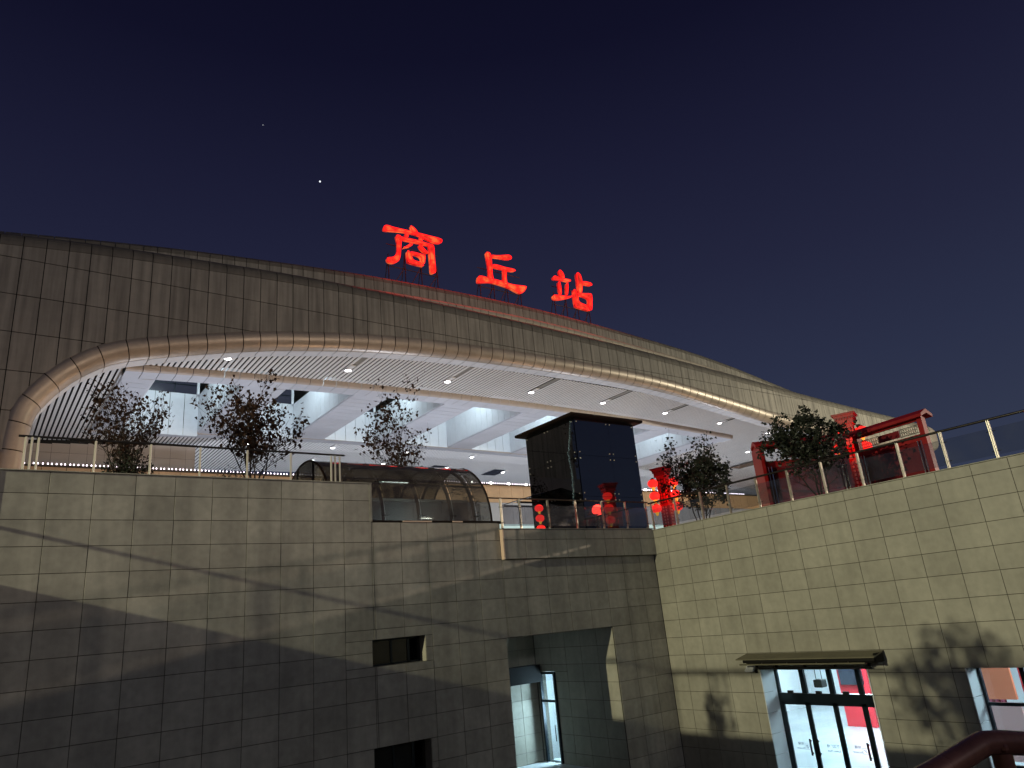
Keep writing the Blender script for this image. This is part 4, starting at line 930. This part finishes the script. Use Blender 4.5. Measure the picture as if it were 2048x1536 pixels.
# ------------------------------------------------------------------ three red rooftop characters on their steel frames
GLYPHS = {'shang':[[(31.08,40.86),(31.22,41.22),(31.6,41.41),(32.36,41.33),(34.2,41.43),(36.39,41.47),(38.19,41.51),(38.52,41.34),(38.38,40.85),(37.98,40.65),(37.23,40.56),(36.2,40.8),(35.19,41.05),(33.75,40.95),(32.34,40.71),(31.36,40.49),(31.09,40.51)],[(34.3,41.97),(34.53,42.14),(34.88,41.98),(35.16,41.77),(35.39,41.46),(35.37,41.05),(34.62,41.04),(34.52,41.45)],[(33.64,40.99),(34.19,41.07),(34.18,40.41),(33.69,40.28)],[(35.46,41.12),(36.1,41.1),(35.91,40.36),(35.42,40.36)],[(32.53,40.38),(32.89,40.53),(33.23,40.45),(33.31,39.9),(33.16,38.58),(33.07,37.86),(32.88,37.25),(32.38,36.85),(31.9,36.74),(31.43,36.83),(31.31,37.28),(31.52,37.47),(32.07,37.61),(32.43,37.98),(32.63,38.45),(32.7,39.45),(32.56,40.05)],[(32.88,40.33),(33.73,40.39),(35.45,40.46),(36.33,40.4),(37.22,40.36),(37.31,40.03),(36.6,40.0),(35.14,40.03),(33.17,39.89)],[(36.54,40.31),(37.07,40.44),(37.35,40.15),(37.3,38.89),(37.38,37.18),(37.28,36.8),(36.83,36.62),(36.58,36.78),(36.6,38.14),(36.54,39.58)],[(34.27,39.86),(34.63,39.88),(34.61,39.59),(34.24,39.25),(33.45,38.96),(33.41,39.1),(33.89,39.48)],[(35.28,39.98),(35.71,39.87),(36.13,39.47),(36.47,39.12),(36.36,38.92),(35.81,39.1),(35.33,39.56)],[(33.72,38.79),(34.08,38.88),(34.37,38.46),(34.52,37.78),(35.31,37.83),(35.93,37.41),(35.71,37.25),(33.93,37.29),(33.8,37.47)],[(34.08,38.85),(36.09,38.81),(36.1,38.45),(35.93,37.41),(35.38,37.78),(35.51,38.38),(34.7,38.47),(34.27,38.4)]],'qiu':[[(44.22,41.21),(44.54,41.41),(45.03,41.33),(45.15,40.82),(45.08,39.26),(45.07,38.35),(45.19,37.89),(44.17,37.51),(44.4,38.19),(44.43,39.42),(44.3,40.61)],[(45.01,41.13),(45.86,41.23),(47.1,41.61),(47.81,41.82),(48.16,41.56),(48.08,41.14),(47.54,40.93),(46.16,40.83),(45.05,40.67)],[(45.03,39.89),(45.91,40.0),(46.92,39.92),(48.31,40.02),(48.55,39.84),(48.43,39.58),(47.72,39.44),(46.52,39.41),(45.01,39.37)],[(46.54,39.6),(47.23,39.64),(47.04,38.64),(47.06,37.8),(47.25,37.46),(46.48,37.44),(46.38,38.03),(46.55,38.83)],[(42.75,37.52),(42.91,37.86),(43.4,38.0),(44.29,37.94),(45.37,37.96),(46.37,37.95),(47.55,37.83),(48.59,37.9),(49.84,38.09),(49.98,37.81),(49.35,36.98),(48.89,36.73),(48.13,36.88),(47.3,37.16),(46.3,37.25),(45.14,37.33),(44.14,37.2),(42.97,36.83),(42.7,36.99)]],'zhan':[[(55.34,41.49),(55.75,41.67),(56.27,41.21),(56.35,40.44),(55.75,40.3),(55.35,40.84)],[(54.23,40.34),(54.74,40.62),(55.1,40.45),(56.07,40.51),(57.25,40.6),(57.37,40.38),(57.07,40.07),(56.0,40.03),(55.03,39.95),(54.25,39.81)],[(55.01,39.81),(55.51,39.96),(55.51,38.03),(55.12,37.9),(54.98,38.96)],[(56.38,40.0),(56.87,40.06),(56.53,38.16),(56.09,38.03)],[(53.82,37.75),(54.74,37.91),(56.68,38.1),(57.26,38.39),(57.14,37.96),(56.01,37.48),(54.62,37.04),(53.87,37.05)],[(58.25,41.75),(58.74,41.95),(59.18,41.54),(59.29,40.72),(59.01,38.96),(58.42,38.59),(58.18,38.99),(58.29,40.34)],[(59.06,40.76),(60.09,40.9),(60.96,40.84),(60.91,40.32),(59.99,40.29),(59.06,40.17)],[(57.32,39.14),(57.75,39.36),(57.99,38.78),(58.16,38.25),(58.19,37.52),(59.53,37.45),(60.09,36.61),(59.39,36.61),(57.62,36.67),(57.36,36.87)],[(57.96,38.86),(59.18,39.03),(60.44,39.3),(60.69,39.01),(60.35,36.96),(60.09,36.61),(59.55,37.38),(59.91,38.19),(59.64,38.38),(58.69,38.47),(58.11,38.28)]]}
YS = 60.3
for key, label in (('shang', 'red lit rooftop character on the left, the widest, with a box-like lower half'), ('qiu', 'red lit rooftop character in the middle, with a long sloping base stroke'), ('zhan', 'red lit rooftop character on the right, the smallest, in two halves')):
    polys = GLYPHS[key]; xs = [p[0] for q in polys for p in q]; zs = [p[1] for q in polys for p in q]; x0, x1, zb = min(xs), max(xs), min(zs)
    zf = ut((x0+x1)/2)-.35
    t = thing('sign_character', label, 'sign character', ((x0+x1)/2, YS+.3, zf), 'red characters on the station roof')
    for i, poly in enumerate(polys):
        area = sum(a[0]*b[1]-b[0]*a[1] for a, b in zip(poly, poly[1:]+poly[:1]))
        if area < 0: poly = poly[::-1]
        pl_ = [Vector((p[0], p[1])) for p in poly]
        # Chaikin smoothing keeps the brush-like outline
        for _ in range(2): pl_ = [q for a, b in zip(pl_, pl_[1:]+pl_[:1]) for q in (a.lerp(b, .25), a.lerp(b, .75))]
        cen = sum(pl_, Vector((0, 0)))/len(pl_); m_ = len(pl_)
        nm_ = [Vector((pl_[(i_+1) % m_].y-pl_[i_-1].y, pl_[i_-1].x-pl_[(i_+1) % m_].x)).normalized() for i_ in range(m_)]
        pl_ = [p-n_*.10 for p, n_ in zip(pl_, nm_)]
        o = -.012*i
        sb = MB().prism([(p.x, p.y) for p in pl_], lambda p: (p[0], YS+o, p[1]), lambda p: (p[0], YS+.34, p[1])).build('stroke', 'face', t)
        MB().tube([(p.x, YS-.03+o, p.y) for p in pl_], .042, 5, True).build('neon_tube', 'neon', sb)
    fr = MB(); n = 4
    for k in range(n):
        x = x0+(x1-x0)*(.10+.80*k/(n-1)); lo = min([p[1] for q in polys for p in q if abs(p[0]-x) < (x1-x0)*.16] or [zb+.5])+.2
        MB().tube([(x, YS+.45, ut(x)-.9), (x, YS+.45, lo+1.2)], .06, 5).build('post', 'bars', t)
        MB().tube([(x, YS+.45, lo+1.0), (x+.15, YS+2.6, ut(x)-1.2)], .05, 5).build('raker', 'bars', t)
        if k < n-1:
            x2 = x0+(x1-x0)*(.10+.80*(k+1)/(n-1)); MB().tube([(x, YS+.47, ut(x)-.2), (x2, YS+.47, lo+.1)], .045, 5).build('diagonal_brace', 'bars', t)
    MB().tube([(x0+(x1-x0)*.08, YS+.5, zb+.15), (x0+(x1-x0)*.92, YS+.5, zb+.15)], .05, 5).build('cross_bar', 'bars', t)
    MB().tube([(x0+(x1-x0)*.08, YS+.55, (zb+max(zs))/2), (x0+(x1-x0)*.92, YS+.55, (zb+max(zs))/2)], .05, 5).build('cross_bar', 'bars', t)

for k in range(11): lamp('sign_glow', 'POINT', (29.5+3.3*k, 57.6, 38.6), 130, (1, .02, .015), .8)
# ------------------------------------------------------------------ stars and sky
for d, r, lab in (((.32987, .82260, .60469), 2.6, 'bright white star above the left of the sign'), ((.25664, .84487, .68620), .8, 'faint star high above the bright one')):
    v = Vector(d).normalized()*2200; tag(MB().ball(v, r*1.0, 8, 6).build('star', 'star', org=v), lab, 'star')

# lift everything so that the sunken floor lies at zero
for o in bpy.data.objects:
    if o.parent is None: o.location.z += H
